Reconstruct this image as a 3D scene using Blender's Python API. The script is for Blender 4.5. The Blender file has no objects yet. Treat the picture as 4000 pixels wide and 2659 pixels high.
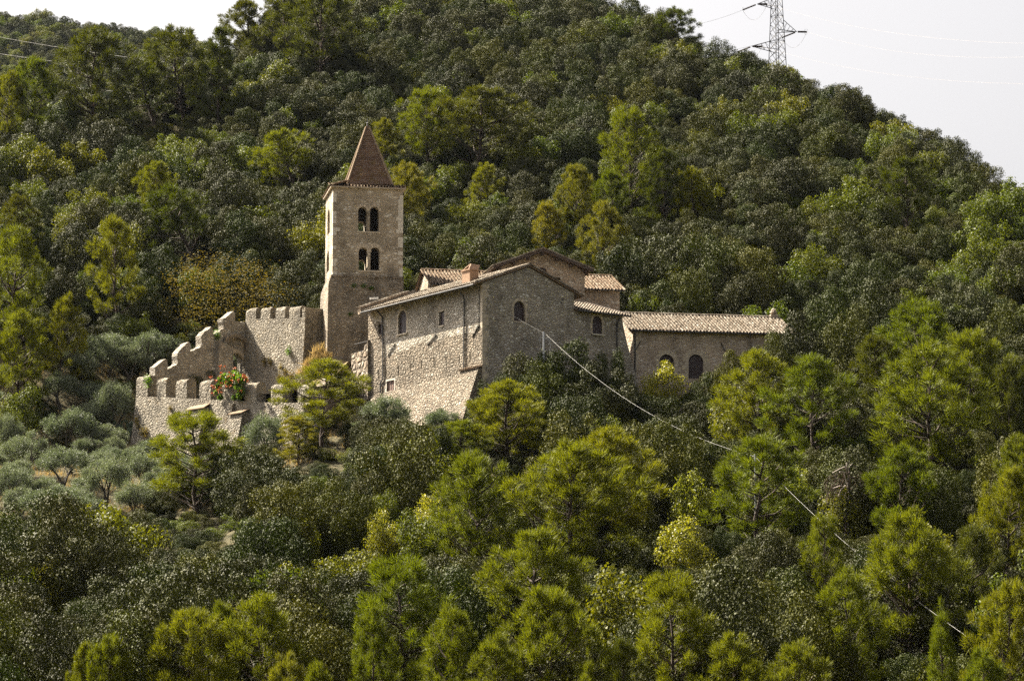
import bpy, math, random
import numpy as np
from mathutils import Vector, Matrix
from mathutils.geometry import tessellate_polygon

C = bpy.context.scene
COL = C.collection
F = 12628.0                      # focal length in photograph pixels (4000 wide)
P_ = math.atan(1970.5 / F)       # the camera looks up the slope
CP, SP = math.cos(P_), math.sin(P_)
K = 4000 / 2359.0

# ------------------------------------------------------------------ survey helpers
def ray(u, v):
    xc, yc = (u - 2000) / F, (1329.5 - v) / F
    return Vector((xc, CP - yc * SP, SP + yc * CP))
def at(u, v, Y):
    d = ray(u, v)
    return d * (Y / d.y)
def proj(p):
    zc = p[1] * CP + p[2] * SP
    return 2000 + F * p[0] / zc, 1329.5 - F * (p[2] * CP - p[1] * SP) / zc
def plan_u(Pt, d, u, Z):
    k = (u - 2000) / F
    return (k * (Pt[1] * CP + Z * SP) - Pt[0]) / (d[0] - k * d[1] * CP)
def lerp(a, b, t): return a + (b - a) * t
def smooth(t):
    t = max(0.0, min(1.0, t)); return t * t * (3 - 2 * t)
def interp(x, pts):
    if x <= pts[0][0]: return pts[0][1]
    for (a, b), (c, d) in zip(pts, pts[1:]):
        if x <= c: return b + (d - b) * (x - a) / (c - a)
    return pts[-1][1]

# ------------------------------------------------------------------ object helpers
def tag(o, label=None, cat=None, group=None, kind=None):
    if label: o['label'] = label
    if cat: o['category'] = cat
    if group: o['group'] = group
    if kind: o['kind'] = kind
    return o
def thing(name, loc, label, cat, group=None):
    o = bpy.data.objects.new(name, None)
    o.empty_display_size = 0.3
    COL.objects.link(o)
    o.location = loc
    return tag(o, label, cat, group)

class MB:
    def __init__(s): s.v = []; s.f = []
    def poly(s, pts):
        b = len(s.v); s.v += [tuple(p) for p in pts]; s.f.append(tuple(range(b, b + len(pts))))
    def quad(s, a, b, c, d): s.poly((a, b, c, d))
    def hexa(s, p):          # 4 bottom, 4 top
        b = len(s.v); s.v += [tuple(q) for q in p]
        for f in ((3, 2, 1, 0), (4, 5, 6, 7), (0, 1, 5, 4), (1, 2, 6, 5), (2, 3, 7, 6), (3, 0, 4, 7)):
            s.f.append(tuple(b + i for i in f))
    def box(s, o, a, b, c):
        o, a, b, c = map(Vector, (o, a, b, c))
        s.hexa((o, o + a, o + a + b, o + b, o + c, o + a + c, o + a + b + c, o + b + c))
    def prism(s, poly, off, caps=True):
        off = Vector(off); b = len(s.v); n = len(poly)
        s.v += [tuple(p) for p in poly] + [tuple(Vector(p) + off) for p in poly]
        for i in range(n):
            j = (i + 1) % n; s.f.append((b + i, b + j, b + n + j, b + n + i))
        if caps:
            s.f.append(tuple(range(b + n - 1, b - 1, -1))); s.f.append(tuple(range(b + n, b + 2 * n)))
    def slab(s, front, back):  # loops of world points: [outer, hole, ...]
        b = len(s.v)
        fl = [p for l in front for p in l]; bl = [p for l in back for p in l]
        n = len(fl)
        s.v += [tuple(p) for p in fl] + [tuple(p) for p in bl]
        for t in tessellate_polygon([[Vector(p) for p in l] for l in front]):
            s.f.append((b + t[0], b + t[1], b + t[2])); s.f.append((b + n + t[2], b + n + t[1], b + n + t[0]))
        k = b
        for l in front:
            m = len(l)
            for i in range(m):
                j = (i + 1) % m; s.f.append((k + i, k + j, n + k + j, n + k + i))
            k += m
    def tube(s, pts, r, n=5, caps=True):
        pts = [Vector(p) for p in pts]
        rr = r if hasattr(r, '__len__') else [r] * len(pts)
        b = len(s.v); ref = None
        for i, p in enumerate(pts):
            t = (pts[min(i + 1, len(pts) - 1)] - pts[max(i - 1, 0)])
            if t.length < 1e-9: t = Vector((0, 0, 1))
            t.normalize()
            if ref is None:
                ref = t.orthogonal().normalized()
            ref = (ref - t * ref.dot(t))
            if ref.length < 1e-6: ref = t.orthogonal()
            ref.normalize()
            q = t.cross(ref)
            for k in range(n):
                a = 2 * math.pi * k / n
                s.v.append(tuple(p + (ref * math.cos(a) + q * math.sin(a)) * rr[i]))
        for i in range(len(pts) - 1):
            for k in range(n):
                k2 = (k + 1) % n
                s.f.append((b + i * n + k, b + i * n + k2, b + (i + 1) * n + k2, b + (i + 1) * n + k))
        if caps:
            s.f.append(tuple(b + k for k in range(n - 1, -1, -1)))
            e = b + (len(pts) - 1) * n
            s.f.append(tuple(e + k for k in range(n)))
    def mesh(s, name, mat, org=(0, 0, 0), smooth_=False):
        m = bpy.data.meshes.new(name)
        ox, oy, oz = org
        m.from_pydata([(x - ox, y - oy, z - oz) for x, y, z in s.v], [], s.f)
        if mat: m.materials.append(mat)
        if smooth_: m.polygons.foreach_set('use_smooth', [True] * len(m.polygons))
        m.update()
        return m
    def part(s, name, mat, root, top=None, smooth_=False, label=None):
        """a part of thing ROOT (or a sub-part of TOP, which is a part of root)"""
        o = bpy.data.objects.new(name, s.mesh(name, mat, root.location, smooth_))
        COL.objects.link(o)
        o.parent = top or root
        if label: o['label'] = label
        return o
    def solo(s, name, mat, org=(0, 0, 0), smooth_=False):
        o = bpy.data.objects.new(name, s.mesh(name, mat, org, smooth_))
        COL.objects.link(o); o.location = org
        return o

# ------------------------------------------------------------------ materials
def new_mat(name):
    m = bpy.data.materials.new(name); m.use_nodes = True
    nt = m.node_tree; nt.nodes.clear()
    out = nt.nodes.new('ShaderNodeOutputMaterial')
    return m, nt, out
class NT:
    def __init__(s, nt): s.nt = nt
    def n(s, t, ins=None, **kw):
        x = s.nt.nodes.new(t)
        for k, v in kw.items(): setattr(x, k, v)
        for k, v in (ins or {}).items():
            sock = x.inputs[k]
            if hasattr(v, 'is_output'): s.nt.links.new(v, sock)
            else: sock.default_value = v
        return x
    def ramp(s, fac, stops, interp='LINEAR'):
        r = s.nt.nodes.new('ShaderNodeValToRGB'); s.nt.links.new(fac, r.inputs[0])
        e = r.color_ramp; e.interpolation = interp
        while len(e.elements) < len(stops): e.elements.new(0.5)
        for el, (p, c) in zip(e.elements, stops):
            el.position = p; el.color = (*c, 1) if hasattr(c, '__len__') else (c, c, c, 1)
        return r.outputs[0]
    def mix(s, fac, a, b, mode='MIX'):
        x = s.nt.nodes.new('ShaderNodeMix'); x.data_type = 'RGBA'; x.blend_type = mode
        for i, v in ((0, fac), (6, a), (7, b)):
            if hasattr(v, 'is_output'): s.nt.links.new(v, x.inputs[i])
            elif i: x.inputs[i].default_value = (*v, 1)
            else: x.inputs[i].default_value = v
        return x.outputs[2]
    def math(s, op, a, b=0.0):
        x = s.nt.nodes.new('ShaderNodeMath'); x.operation = op
        for i, v in ((0, a), (1, b)):
            if hasattr(v, 'is_output'): s.nt.links.new(v, x.inputs[i])
            else: x.inputs[i].default_value = v
        return x.outputs[0]

def mk_plain(name, col, rough=0.7, metal=0.0, var=0.25, scale=6.0):
    m, nt, out = new_mat(name); g = NT(nt)
    tc = g.n('ShaderNodeTexCoord').outputs['Object']
    no = g.n('ShaderNodeTexNoise', {'Vector': tc, 'Scale': scale, 'Detail': 4.0}).outputs['Fac']
    c = g.mix(1.0, col, g.ramp(no, [(0.25, 1 - var), (0.75, 1 + var)]), 'MULTIPLY')
    b = g.n('ShaderNodeBsdfPrincipled', {'Base Color': c, 'Roughness': rough, 'Metallic': metal})
    nt.links.new(b.outputs[0], out.inputs[0])
    return m

def mk_stone(name, stones, mortar, scale=3.0, zs=1.5, bump=1.0, stain=(0.62, 1.12), blend=0.0, plaster=(0.3, 0.26, 0.2), joint=0.09, dist=0.09, lichen=0.0):
    m, nt, out = new_mat(name); g = NT(nt)
    tc = g.n('ShaderNodeTexCoord').outputs['Object']
    wn = g.n('ShaderNodeTexNoise', {'Vector': tc, 'Scale': 1.7, 'Detail': 3.0}).outputs['Color']
    w2 = g.n('ShaderNodeVectorMath', {0: wn, 1: (0.5, 0.5, 0.5)}, operation='SUBTRACT').outputs[0]
    w3 = g.n('ShaderNodeVectorMath', {0: w2, 'Scale': 0.35}, operation='SCALE').outputs[0]
    co = g.n('ShaderNodeVectorMath', {0: tc, 1: w3}, operation='ADD').outputs[0]
    mp = g.n('ShaderNodeMapping', {'Vector': co, 'Scale': (scale, scale, scale * zs)}).outputs[0]
    v1 = g.n('ShaderNodeTexVoronoi', {'Vector': mp, 'Scale': 1.0, 'Randomness': 0.9}, feature='F1')
    v2 = g.n('ShaderNodeTexVoronoi', {'Vector': mp, 'Scale': 1.0, 'Randomness': 0.9}, feature='DISTANCE_TO_EDGE').outputs['Distance']
    sep = g.n('ShaderNodeSeparateColor', {'Color': v1.outputs['Color']})
    n = len(stones)
    tone = g.ramp(sep.outputs[0], [((i + 0.5) / n, c) for i, c in enumerate(stones)])
    fine = g.n('ShaderNodeTexNoise', {'Vector': tc, 'Scale': 9.0, 'Detail': 6.0, 'Roughness': 0.7}).outputs['Fac']
    tone = g.mix(1.0, tone, g.ramp(fine, [(0.3, 0.72), (0.7, 1.2)]), 'MULTIPLY')
    jm = g.ramp(v2, [(joint * 0.4, 0.0), (joint * 1.8, 1.0)])
    col = g.mix(jm, mortar, tone)
    big = g.n('ShaderNodeTexNoise', {'Vector': tc, 'Scale': 0.55, 'Detail': 7.0, 'Roughness': 0.62}).outputs['Fac']
    if blend > 0:
        pm = g.n('ShaderNodeTexNoise', {'Vector': tc, 'Scale': 1.1, 'Detail': 6.0, 'Roughness': 0.65}).outputs['Fac']
        pmask = g.ramp(pm, [(0.62 - blend * 0.3, 1.0), (0.70 - blend * 0.3, 0.0)])
        pcol = g.mix(1.0, plaster, g.ramp(fine, [(0.3, 0.75), (0.7, 1.15)]), 'MULTIPLY')
        col = g.mix(g.math('MULTIPLY', pmask, min(0.9, blend + 0.2)), col, pcol)
    col = g.mix(1.0, col, g.ramp(big, [(0.3, stain[0]), (0.62, stain[1])]), 'MULTIPLY')
    st = g.n('ShaderNodeTexNoise', {'Vector': g.n('ShaderNodeMapping', {'Vector': tc, 'Scale': (1.3, 1.3, 0.25)}).outputs[0], 'Scale': 1.0, 'Detail': 5.0}).outputs['Fac']
    col = g.mix(g.ramp(st, [(0.56, 0.0), (0.72, 0.45)]), col, (0.07, 0.06, 0.05))
    if lichen > 0:
        ln = g.n('ShaderNodeTexNoise', {'Vector': tc, 'Scale': 2.3, 'Detail': 5.0}).outputs['Fac']
        col = g.mix(g.ramp(ln, [(0.6, 0.0), (0.68, lichen)]), col, (0.2, 0.12, 0.03))
    b = g.n('ShaderNodeBsdfPrincipled', {'Base Color': col, 'Roughness': 0.92, 'Specular IOR Level': 0.15})
    h = g.math('ADD', g.math('MULTIPLY', g.ramp(v2, [(0.0, 0.0), (0.3, 1.0)], 'EASE'), 1.0), g.math('MULTIPLY', fine, 0.55))
    h = g.math('ADD', h, g.math('MULTIPLY', sep.outputs[1], 0.5))
    bp = g.n('ShaderNodeBump', {'Height': h, 'Strength': bump, 'Distance': dist})
    nt.links.new(bp.outputs[0], b.inputs['Normal'])
    nt.links.new(b.outputs[0], out.inputs[0])
    return m

def mk_tile(name, stops, moss=0.35):
    m, nt, out = new_mat(name); g = NT(nt)
    tc = g.n('ShaderNodeTexCoord').outputs['Object']
    isl = g.n('ShaderNodeNewGeometry').outputs['Random Per Island']
    col = g.ramp(isl, stops)
    no = g.n('ShaderNodeTexNoise', {'Vector': tc, 'Scale': 5.0, 'Detail': 5.0, 'Roughness': 0.7}).outputs['Fac']
    col = g.mix(1.0, col, g.ramp(no, [(0.3, 0.65), (0.7, 1.2)]), 'MULTIPLY')
    n2 = g.n('ShaderNodeTexNoise', {'Vector': tc, 'Scale': 1.6, 'Detail': 5.0}).outputs['Fac']
    col = g.mix(g.ramp(n2, [(0.55, 0.0), (0.66, moss)]), col, (0.13, 0.085, 0.03))
    b = g.n('ShaderNodeBsdfPrincipled', {'Base Color': col, 'Roughness': 0.9, 'Specular IOR Level': 0.2})
    nt.links.new(b.outputs[0], out.inputs[0])
    return m

def mk_leaf(name, lo, hi, rough=0.5, spec=0.5, trans=0.35, tcol=None, tint=None):
    """lo..hi: spread of leaf colours; tint: how much each plant differs from the next"""
    m, nt, out = new_mat(name); g = NT(nt)
    isl = g.n('ShaderNodeNewGeometry').outputs['Random Per Island']
    col = g.ramp(isl, [(0.0, lo), (1.0, hi)])
    if tint:
        ob = g.n('ShaderNodeObjectInfo').outputs['Random']
        col = g.mix(1.0, col, g.ramp(ob, tint), 'MULTIPLY')
    b = g.n('ShaderNodeBsdfPrincipled', {'Base Color': col, 'Roughness': rough, 'Specular IOR Level': spec})
    tc = g.mix(1.0, col, tcol or (1.5, 1.5, 0.7), 'MULTIPLY')
    t = g.n('ShaderNodeBsdfTranslucent', {'Color': tc})
    mx = g.n('ShaderNodeMixShader', {0: trans, 1: b.outputs[0], 2: t.outputs[0]})
    nt.links.new(mx.outputs[0], out.inputs[0])
    return m

ST_GREY = [(0.30, 0.27, 0.22), (0.42, 0.385, 0.32), (0.34, 0.305, 0.25), (0.47, 0.435, 0.365), (0.37, 0.31, 0.245), (0.58, 0.55, 0.48)]
ST_WARM = [(0.27, 0.22, 0.17), (0.38, 0.32, 0.25), (0.33, 0.25, 0.18), (0.44, 0.38, 0.30), (0.24, 0.19, 0.15), (0.50, 0.45, 0.37)]
M = {}
M['house'] = mk_stone('rubble_grey', ST_GREY, (0.30, 0.26, 0.21), 3.3, 1.55, 0.8, lichen=0.0)
M['base'] = mk_stone('rubble_pale', [(0.25, 0.21, 0.16), (0.33, 0.28, 0.22), (0.29, 0.23, 0.17), (0.40, 0.355, 0.29), (0.22, 0.18, 0.135)], (0.19, 0.155, 0.115), 3.2, 1.5, 1.0, stain=(0.66, 1.12), dist=0.13)
M['batt'] = mk_stone('battlement_stone', [(0.25, 0.22, 0.18), (0.33, 0.295, 0.245), (0.28, 0.245, 0.195), (0.40, 0.365, 0.305), (0.22, 0.19, 0.15)], (0.22, 0.19, 0.145), 3.4, 1.4, 1.0, stain=(0.58, 1.12), dist=0.12, lichen=0.35, blend=0.3, plaster=(0.30, 0.265, 0.21))
M['tower_up'] = mk_stone('tower_plastered_stone', [(0.31, 0.265, 0.20), (0.44, 0.39, 0.31), (0.36, 0.305, 0.23), (0.62, 0.58, 0.50)], (0.33, 0.275, 0.205), 2.8, 1.9, 0.7, stain=(0.5, 1.15), blend=0.5, plaster=(0.38, 0.315, 0.23), dist=0.06, lichen=0.0)
M['tower_lo'] = mk_stone('tower_coursed_stone', [(0.25, 0.21, 0.16), (0.34, 0.29, 0.23), (0.29, 0.235, 0.175), (0.42, 0.375, 0.31)], (0.19, 0.155, 0.115), 2.8, 2.6, 0.8, dist=0.08, stain=(0.42, 1.12), lichen=0.25)
M['wing'] = mk_stone('wing_pinkish_stone', [(0.37, 0.305, 0.24), (0.46, 0.385, 0.31), (0.41, 0.325, 0.25), (0.58, 0.53, 0.46)], (0.38, 0.31, 0.24), 2.5, 1.7, 0.6, blend=0.35, plaster=(0.43, 0.345, 0.265))
M['church'] = mk_stone('church_stone', [(0.32, 0.26, 0.20), (0.42, 0.35, 0.275), (0.36, 0.28, 0.205), (0.50, 0.44, 0.36)], (0.31, 0.245, 0.18), 2.4, 1.5, 0.7)
M['rock'] = mk_stone('terrace_rubble', ST_WARM, (0.25, 0.2, 0.15), 1.7, 1.2, 1.0, dist=0.22, lichen=0.3)
M['dressed'] = mk_plain('dressed_stone', (0.40, 0.34, 0.26), 0.9, var=0.3, scale=4)
M['coping'] = mk_plain('coping_stone', (0.42, 0.38, 0.32), 0.95, var=0.35, scale=3)
M['pale'] = mk_plain('pale_stone', (0.52, 0.48, 0.41), 0.9, var=0.2, scale=4)
M['brick'] = mk_plain('old_brick', (0.27, 0.165, 0.10), 0.9, var=0.35, scale=9)
M['tile'] = mk_tile('roof_tile_weathered', [(0.0, (0.11, 0.085, 0.06)), (0.35, (0.18, 0.145, 0.107)), (0.7, (0.24, 0.20, 0.154)), (1.0, (0.32, 0.285, 0.235))])
M['tile_o'] = mk_tile('roof_tile_orange', [(0.0, (0.135, 0.082, 0.046)), (0.4, (0.20, 0.135, 0.083)), (0.75, (0.25, 0.187, 0.125)), (1.0, (0.32, 0.265, 0.2))], 0.5)
M['spire'] = mk_tile('spire_brick_tile', [(0.0, (0.11, 0.068, 0.045)), (0.5, (0.145, 0.09, 0.06)), (1.0, (0.18, 0.115, 0.075))], 0.6)
M['under'] = mk_plain('channel_tile', (0.17, 0.115, 0.075), 0.95, var=0.3)
M['wood'] = mk_plain('dark_timber', (0.06, 0.04, 0.03), 0.8)
M['shut'] = mk_plain('dark_red_shutter', (0.030, 0.015, 0.017), 0.6, var=0.15)
M['shut2'] = mk_plain('brown_shutter', (0.15, 0.085, 0.06), 0.7, var=0.15)
M['iron'] = mk_plain('dark_iron', (0.03, 0.028, 0.028), 0.6, var=0.1)
M['steel'] = mk_plain('painted_steel', (0.035, 0.035, 0.04), 0.6, 0.0, var=0.15)
M['galv'] = mk_plain('galvanised_steel', (0.33, 0.34, 0.36), 0.45, 0.4, var=0.15)
M['insul'] = mk_plain('brown_insulator', (0.04, 0.022, 0.018), 0.35, var=0.1)
M['cable'] = mk_plain('pale_cable', (0.30, 0.29, 0.27), 0.5, var=0.1)
M['wire'] = mk_plain('thin_wire', (0.16, 0.14, 0.13), 0.5, var=0.1)
M['white'] = mk_plain('white_enamel', (0.75, 0.76, 0.76), 0.4, var=0.05)
M['dark'] = mk_plain('interior_shade', (0.035, 0.028, 0.022), 0.95)  # near-black that stands in for shade inside openings
M['bark'] = mk_plain('pine_bark', (0.055, 0.038, 0.028), 0.95, var=0.4, scale=5)
M['bark_o'] = mk_plain('oak_bark', (0.06, 0.05, 0.04), 0.95, var=0.4, scale=5)
M['deadwood'] = mk_plain('bleached_deadwood', (0.30, 0.25, 0.21), 0.9, var=0.5, scale=1.3)
M['deadtwig'] = mk_plain('brown_dead_twigs', (0.10, 0.065, 0.045), 0.95, var=0.4)
TINT = [(0.0, (0.68, 0.72, 0.66)), (0.3, (0.98, 0.96, 0.9)), (0.55, (0.9, 1.02, 0.75)), (0.8, (1.2, 1.17, 1.05)), (1.0, (1.32, 1.25, 0.9))]
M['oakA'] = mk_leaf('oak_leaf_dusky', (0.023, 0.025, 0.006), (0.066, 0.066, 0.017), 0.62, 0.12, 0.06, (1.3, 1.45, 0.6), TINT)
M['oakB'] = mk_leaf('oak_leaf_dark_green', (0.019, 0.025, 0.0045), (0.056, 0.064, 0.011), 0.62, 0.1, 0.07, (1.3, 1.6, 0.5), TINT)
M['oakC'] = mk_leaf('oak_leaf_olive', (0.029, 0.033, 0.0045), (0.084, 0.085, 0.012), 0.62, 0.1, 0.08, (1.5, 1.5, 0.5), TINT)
M['pine'] = mk_leaf('pine_needle', (0.068, 0.078, 0.006), (0.148, 0.158, 0.014), 0.6, 0.12, 0.28, (1.5, 1.5, 0.45), [(0.0, (0.75, 0.85, 0.8)), (0.5, (1, 1, 1)), (1.0, (1.2, 1.1, 0.9))])
M['pineD'] = mk_leaf('pine_needle_dark', (0.040, 0.047, 0.008), (0.092, 0.100, 0.016), 0.6, 0.12, 0.22, (1.5, 1.5, 0.45), [(0.0, (0.8, 0.9, 0.8)), (1.0, (1.15, 1.05, 0.95))])
M['pineY'] = mk_leaf('pine_needle_yellowish', (0.09, 0.093, 0.009), (0.175, 0.168, 0.024), 0.6, 0.12, 0.26, (1.5, 1.45, 0.45), [(0.0, (0.85, 0.9, 0.8)), (1.0, (1.15, 1.05, 0.95))])
M['olive'] = mk_leaf('olive_leaf', (0.085, 0.10, 0.062), (0.20, 0.215, 0.155), 0.6, 0.25, 0.2, (1.2, 1.3, 0.7), [(0.0, (0.8, 0.85, 0.8)), (1.0, (1.1, 1.1, 1.05))])
M['leafy'] = mk_leaf('bright_broad_leaf', (0.040, 0.050, 0.005), (0.100, 0.115, 0.010), 0.6, 0.2, 0.3, (1.5, 1.45, 0.4), [(0.0, (0.8, 0.95, 0.8)), (0.6, (1, 1, 1)), (1.0, (1.35, 1.15, 0.9))])
M['yell'] = mk_leaf('yellow_green_leaf', (0.11, 0.12, 0.010), (0.26, 0.25, 0.03), 0.5, 0.35, 0.38, (1.4, 1.4, 0.4), [(0.0, (0.85, 0.95, 0.8)), (1.0, (1.15, 1.05, 0.9))])
M['rust'] = mk_leaf('rusty_leaf', (0.055, 0.046, 0.011), (0.13, 0.105, 0.019), 0.7, 0.1, 0.3, (1.4, 1.25, 0.5))
M['vine'] = mk_leaf('vine_leaf', (0.05, 0.10, 0.008), (0.14, 0.21, 0.02), 0.5, 0.35, 0.38, (1.5, 1.6, 0.4))
M['cactus'] = mk_plain('cactus_skin', (0.07, 0.10, 0.05), 0.6, var=0.2)
M['flower'] = mk_plain('orange_flower', (0.55, 0.17, 0.055), 0.6, var=0.15)
M['straw'] = mk_leaf('dry_grass_blade', (0.20, 0.15, 0.06), (0.42, 0.31, 0.16), 0.8, 0.1, 0.3, (1.2, 1.1, 0.7))
M['tuft'] = mk_leaf('wall_plant_leaf', (0.10, 0.09, 0.02), (0.24, 0.18, 0.06), 0.7, 0.2, 0.3, (1.2, 1.1, 0.6))

def mk_soil(name, a, b, c):
    m, nt, out = new_mat(name); g = NT(nt)
    tc = g.n('ShaderNodeTexCoord').outputs['Object']
    n1 = g.n('ShaderNodeTexNoise', {'Vector': tc, 'Scale': 0.25, 'Detail': 8.0, 'Roughness': 0.65}).outputs['Fac']
    n2 = g.n('ShaderNodeTexNoise', {'Vector': tc, 'Scale': 4.0, 'Detail': 6.0}).outputs['Fac']
    col = g.mix(g.ramp(n1, [(0.42, 0.0), (0.6, 1.0)]), a, b)
    col = g.mix(g.ramp(n2, [(0.45, 0.0), (0.65, 0.8)]), col, c)
    bs = g.n('ShaderNodeBsdfPrincipled', {'Base Color': col, 'Roughness': 0.95, 'Specular IOR Level': 0.1})
    bp = g.n('ShaderNodeBump', {'Height': n2, 'Strength': 0.8, 'Distance': 0.2})
    nt.links.new(bp.outputs[0], bs.inputs['Normal']); nt.links.new(bs.outputs[0], out.inputs[0])
    return m
M['soil'] = mk_soil('hillside_soil', (0.05, 0.042, 0.022), (0.10, 0.08, 0.04), (0.03, 0.035, 0.014))
M['court'] = mk_soil('court_soil', (0.26, 0.20, 0.12), (0.20, 0.15, 0.08), (0.13, 0.11, 0.05))

# ------------------------------------------------------------------ light, sky, camera
SUN = Vector((-0.565, 0.38, 0.73)).normalized()
w = bpy.data.worlds.new('World'); C.world = w; w.use_nodes = True
wn = w.node_tree; wn.nodes.clear()
sky = wn.nodes.new('ShaderNodeTexSky'); sky.sky_type = 'NISHITA'; sky.sun_disc = False
sky.sun_elevation = math.asin(SUN.z); sky.sun_rotation = math.atan2(SUN.x, SUN.y)
sky.air_density = 0.7; sky.dust_density = 10.0; sky.ozone_density = 1.0; sky.altitude = 300
bg = wn.nodes.new('ShaderNodeBackground'); bg.inputs[1].default_value = 0.064
wo = wn.nodes.new('ShaderNodeOutputWorld')
hs = wn.nodes.new('ShaderNodeHueSaturation'); hs.inputs['Saturation'].default_value = 0.25
wm_ = wn.nodes.new('ShaderNodeMix'); wm_.data_type = 'RGBA'; wm_.blend_type = 'MULTIPLY'; wm_.inputs[0].default_value = 1.0; wm_.inputs[7].default_value = (1.03, 1.0, 0.97, 1)
wn.links.new(sky.outputs[0], hs.inputs['Color']); wn.links.new(hs.outputs[0], wm_.inputs[6]); wn.links.new(wm_.outputs[2], bg.inputs[0]); wn.links.new(bg.outputs[0], wo.inputs[0])
sl = bpy.data.lights.new('sun', 'SUN'); sl.energy = 5.0; sl.angle = math.radians(0.53); sl.color = (1.0, 0.91, 0.74)
so = bpy.data.objects.new('sun', sl); COL.objects.link(so)
so.rotation_euler = (-SUN).to_track_quat('-Z', 'Y').to_euler(); so.location = SUN * 200
cd = bpy.data.cameras.new('camera'); cam = bpy.data.objects.new('camera', cd); COL.objects.link(cam)
cam.rotation_euler = (math.pi / 2 + P_, 0, 0)
cd.sensor_fit = 'HORIZONTAL'; cd.sensor_width = 36; cd.lens = 36 * F / 4000
cd.clip_start = 1; cd.clip_end = 20000
C.camera = cam
C.view_settings.view_transform = 'Standard'; C.view_settings.look = 'None'
C.view_settings.exposure = 2.08; C.view_settings.gamma = 1.0; C.view_settings.use_curve_mapping = False
cy = C.cycles
cy.max_bounces = 5; cy.diffuse_bounces = 2; cy.glossy_bounces = 1; cy.transmission_bounces = 3; cy.transparent_max_bounces = 4
cy.use_denoising = False; cy.use_adaptive_sampling = True; cy.adaptive_threshold = 0.015
cy.sample_clamp_indirect = 0.5; cy.sample_clamp_direct = 1.0
C.render.film_transparent = False

# ------------------------------------------------------------------ terrain
BASE = [(-80, -6), (0, -4), (60, -16), (110, -10), (140, 0), (160, 5.5), (185, 12), (215, 20.5), (240, 28), (250, 31), (262, 35.5), (272, 39.5), (285, 45), (300, 52), (330, 66), (370, 85), (410, 104), (450, 121), (500, 134), (560, 138), (700, 118), (900, 90)]
BASEL = [(-80, -6), (0, -4), (60, -16), (110, -10), (140, 0), (160, 5.0), (185, 10.5), (215, 17.5), (240, 24.5), (250, 27.5), (262, 30.5), (272, 33.5), (280, 40), (290, 46), (300, 51.5), (330, 65.5), (370, 85), (410, 104), (450, 121), (500, 134), (560, 138), (700, 118), (900, 90)]
CREST = [(-200, 76), (-75, 84), (-55, 86), (-42, 89), (-36, 96), (-31, 108), (-22, 120), (-8, 122), (8, 112), (17, 105.5), (26, 98.5), (36, 91), (45, 83), (53, 74), (64, 63), (70, 58), (100, 35), (200, 10)]
def terr(x, y):
    a = interp(y, BASE)
    wl = smooth((-15 - x) / 7.0)
    if wl > 0: a = lerp(a, interp(y, BASEL), wl)
    a += 0.7 * math.sin(x * 0.13 + y * 0.05) * math.sin(y * 0.09 - x * 0.04) * smooth(abs(y - 262) / 40)
    cr = interp(x, CREST) + 0.12 * min(0, y - 430)
    if y > 430: cr -= 0.02 * (y - 430)
    k = 5.0                          # smooth minimum of slope and crest
    h = max(0.0, min(1.0, 0.5 + 0.5 * (cr - a) / k))
    z = lerp(cr, a, h) - k * h * (1 - h)
    return z
def hit_ground(u, v):
    d = ray(u, v); lo = None; Y = 120.0
    prev = Y
    while Y < 520:
        p = d * (Y / d.y)
        if terr(p.x, p.y) >= p.z:
            a, b = prev, Y
            for _ in range(14):
                m_ = (a + b) / 2; q = d * (m_ / d.y)
                if terr(q.x, q.y) >= q.z: b = m_
                else: a = m_
            return d * (b / d.y)
        prev = Y; Y += 1.5
    return None

def grid(name, xs, ys, fn, mat, kind='structure'):
    mb = MB(); nx = len(xs)
    for y in ys:
        for x in xs: mb.v.append((x, y, fn(x, y)))
    for j in range(len(ys) - 1):
        for i in range(nx - 1):
            a = j * nx + i; mb.f.append((a, a + 1, a + nx + 1, a + nx))
    o = mb.solo(name, mat, (0, 0, 0), True); o['kind'] = kind
    return o
def frange(a, b, s):
    r = []
    while a < b - 1e-6: r.append(a); a += s
    return r + [b]
hillside = grid('hillside', frange(-300, -90, 10) + frange(-87, 87, 3)[0:] + frange(90, 300, 10), frange(-80, 130, 10) + frange(133, 560, 3) + frange(565, 900, 15), terr, M['soil'])
FARR = [(-800, 268), (-190, 262), (-158, 257), (-110, 252.5), (-98, 250), (-85, 243), (0, 195), (200, 125)]
def far_z(x, y):
    r = interp(x, FARR)
    z = r - 0.45 * abs(1000 - y) * (1 if y < 1000 else 0.35)
    return max(z, 40) + 2.0 * math.sin(x * 0.06 + 1) * math.sin(y * 0.05)
far_hill = grid('far_hill', frange(-800, 240, 16), frange(640, 1400, 14), far_z, M['soil'])
gmb = MB(); gmb.poly([(-9000, -9000, -26), (9000, -9000, -26), (9000, 9000, -26), (-9000, 9000, -26)])
ground = gmb.solo('ground', M['soil']); ground['kind'] = 'structure'

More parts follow.
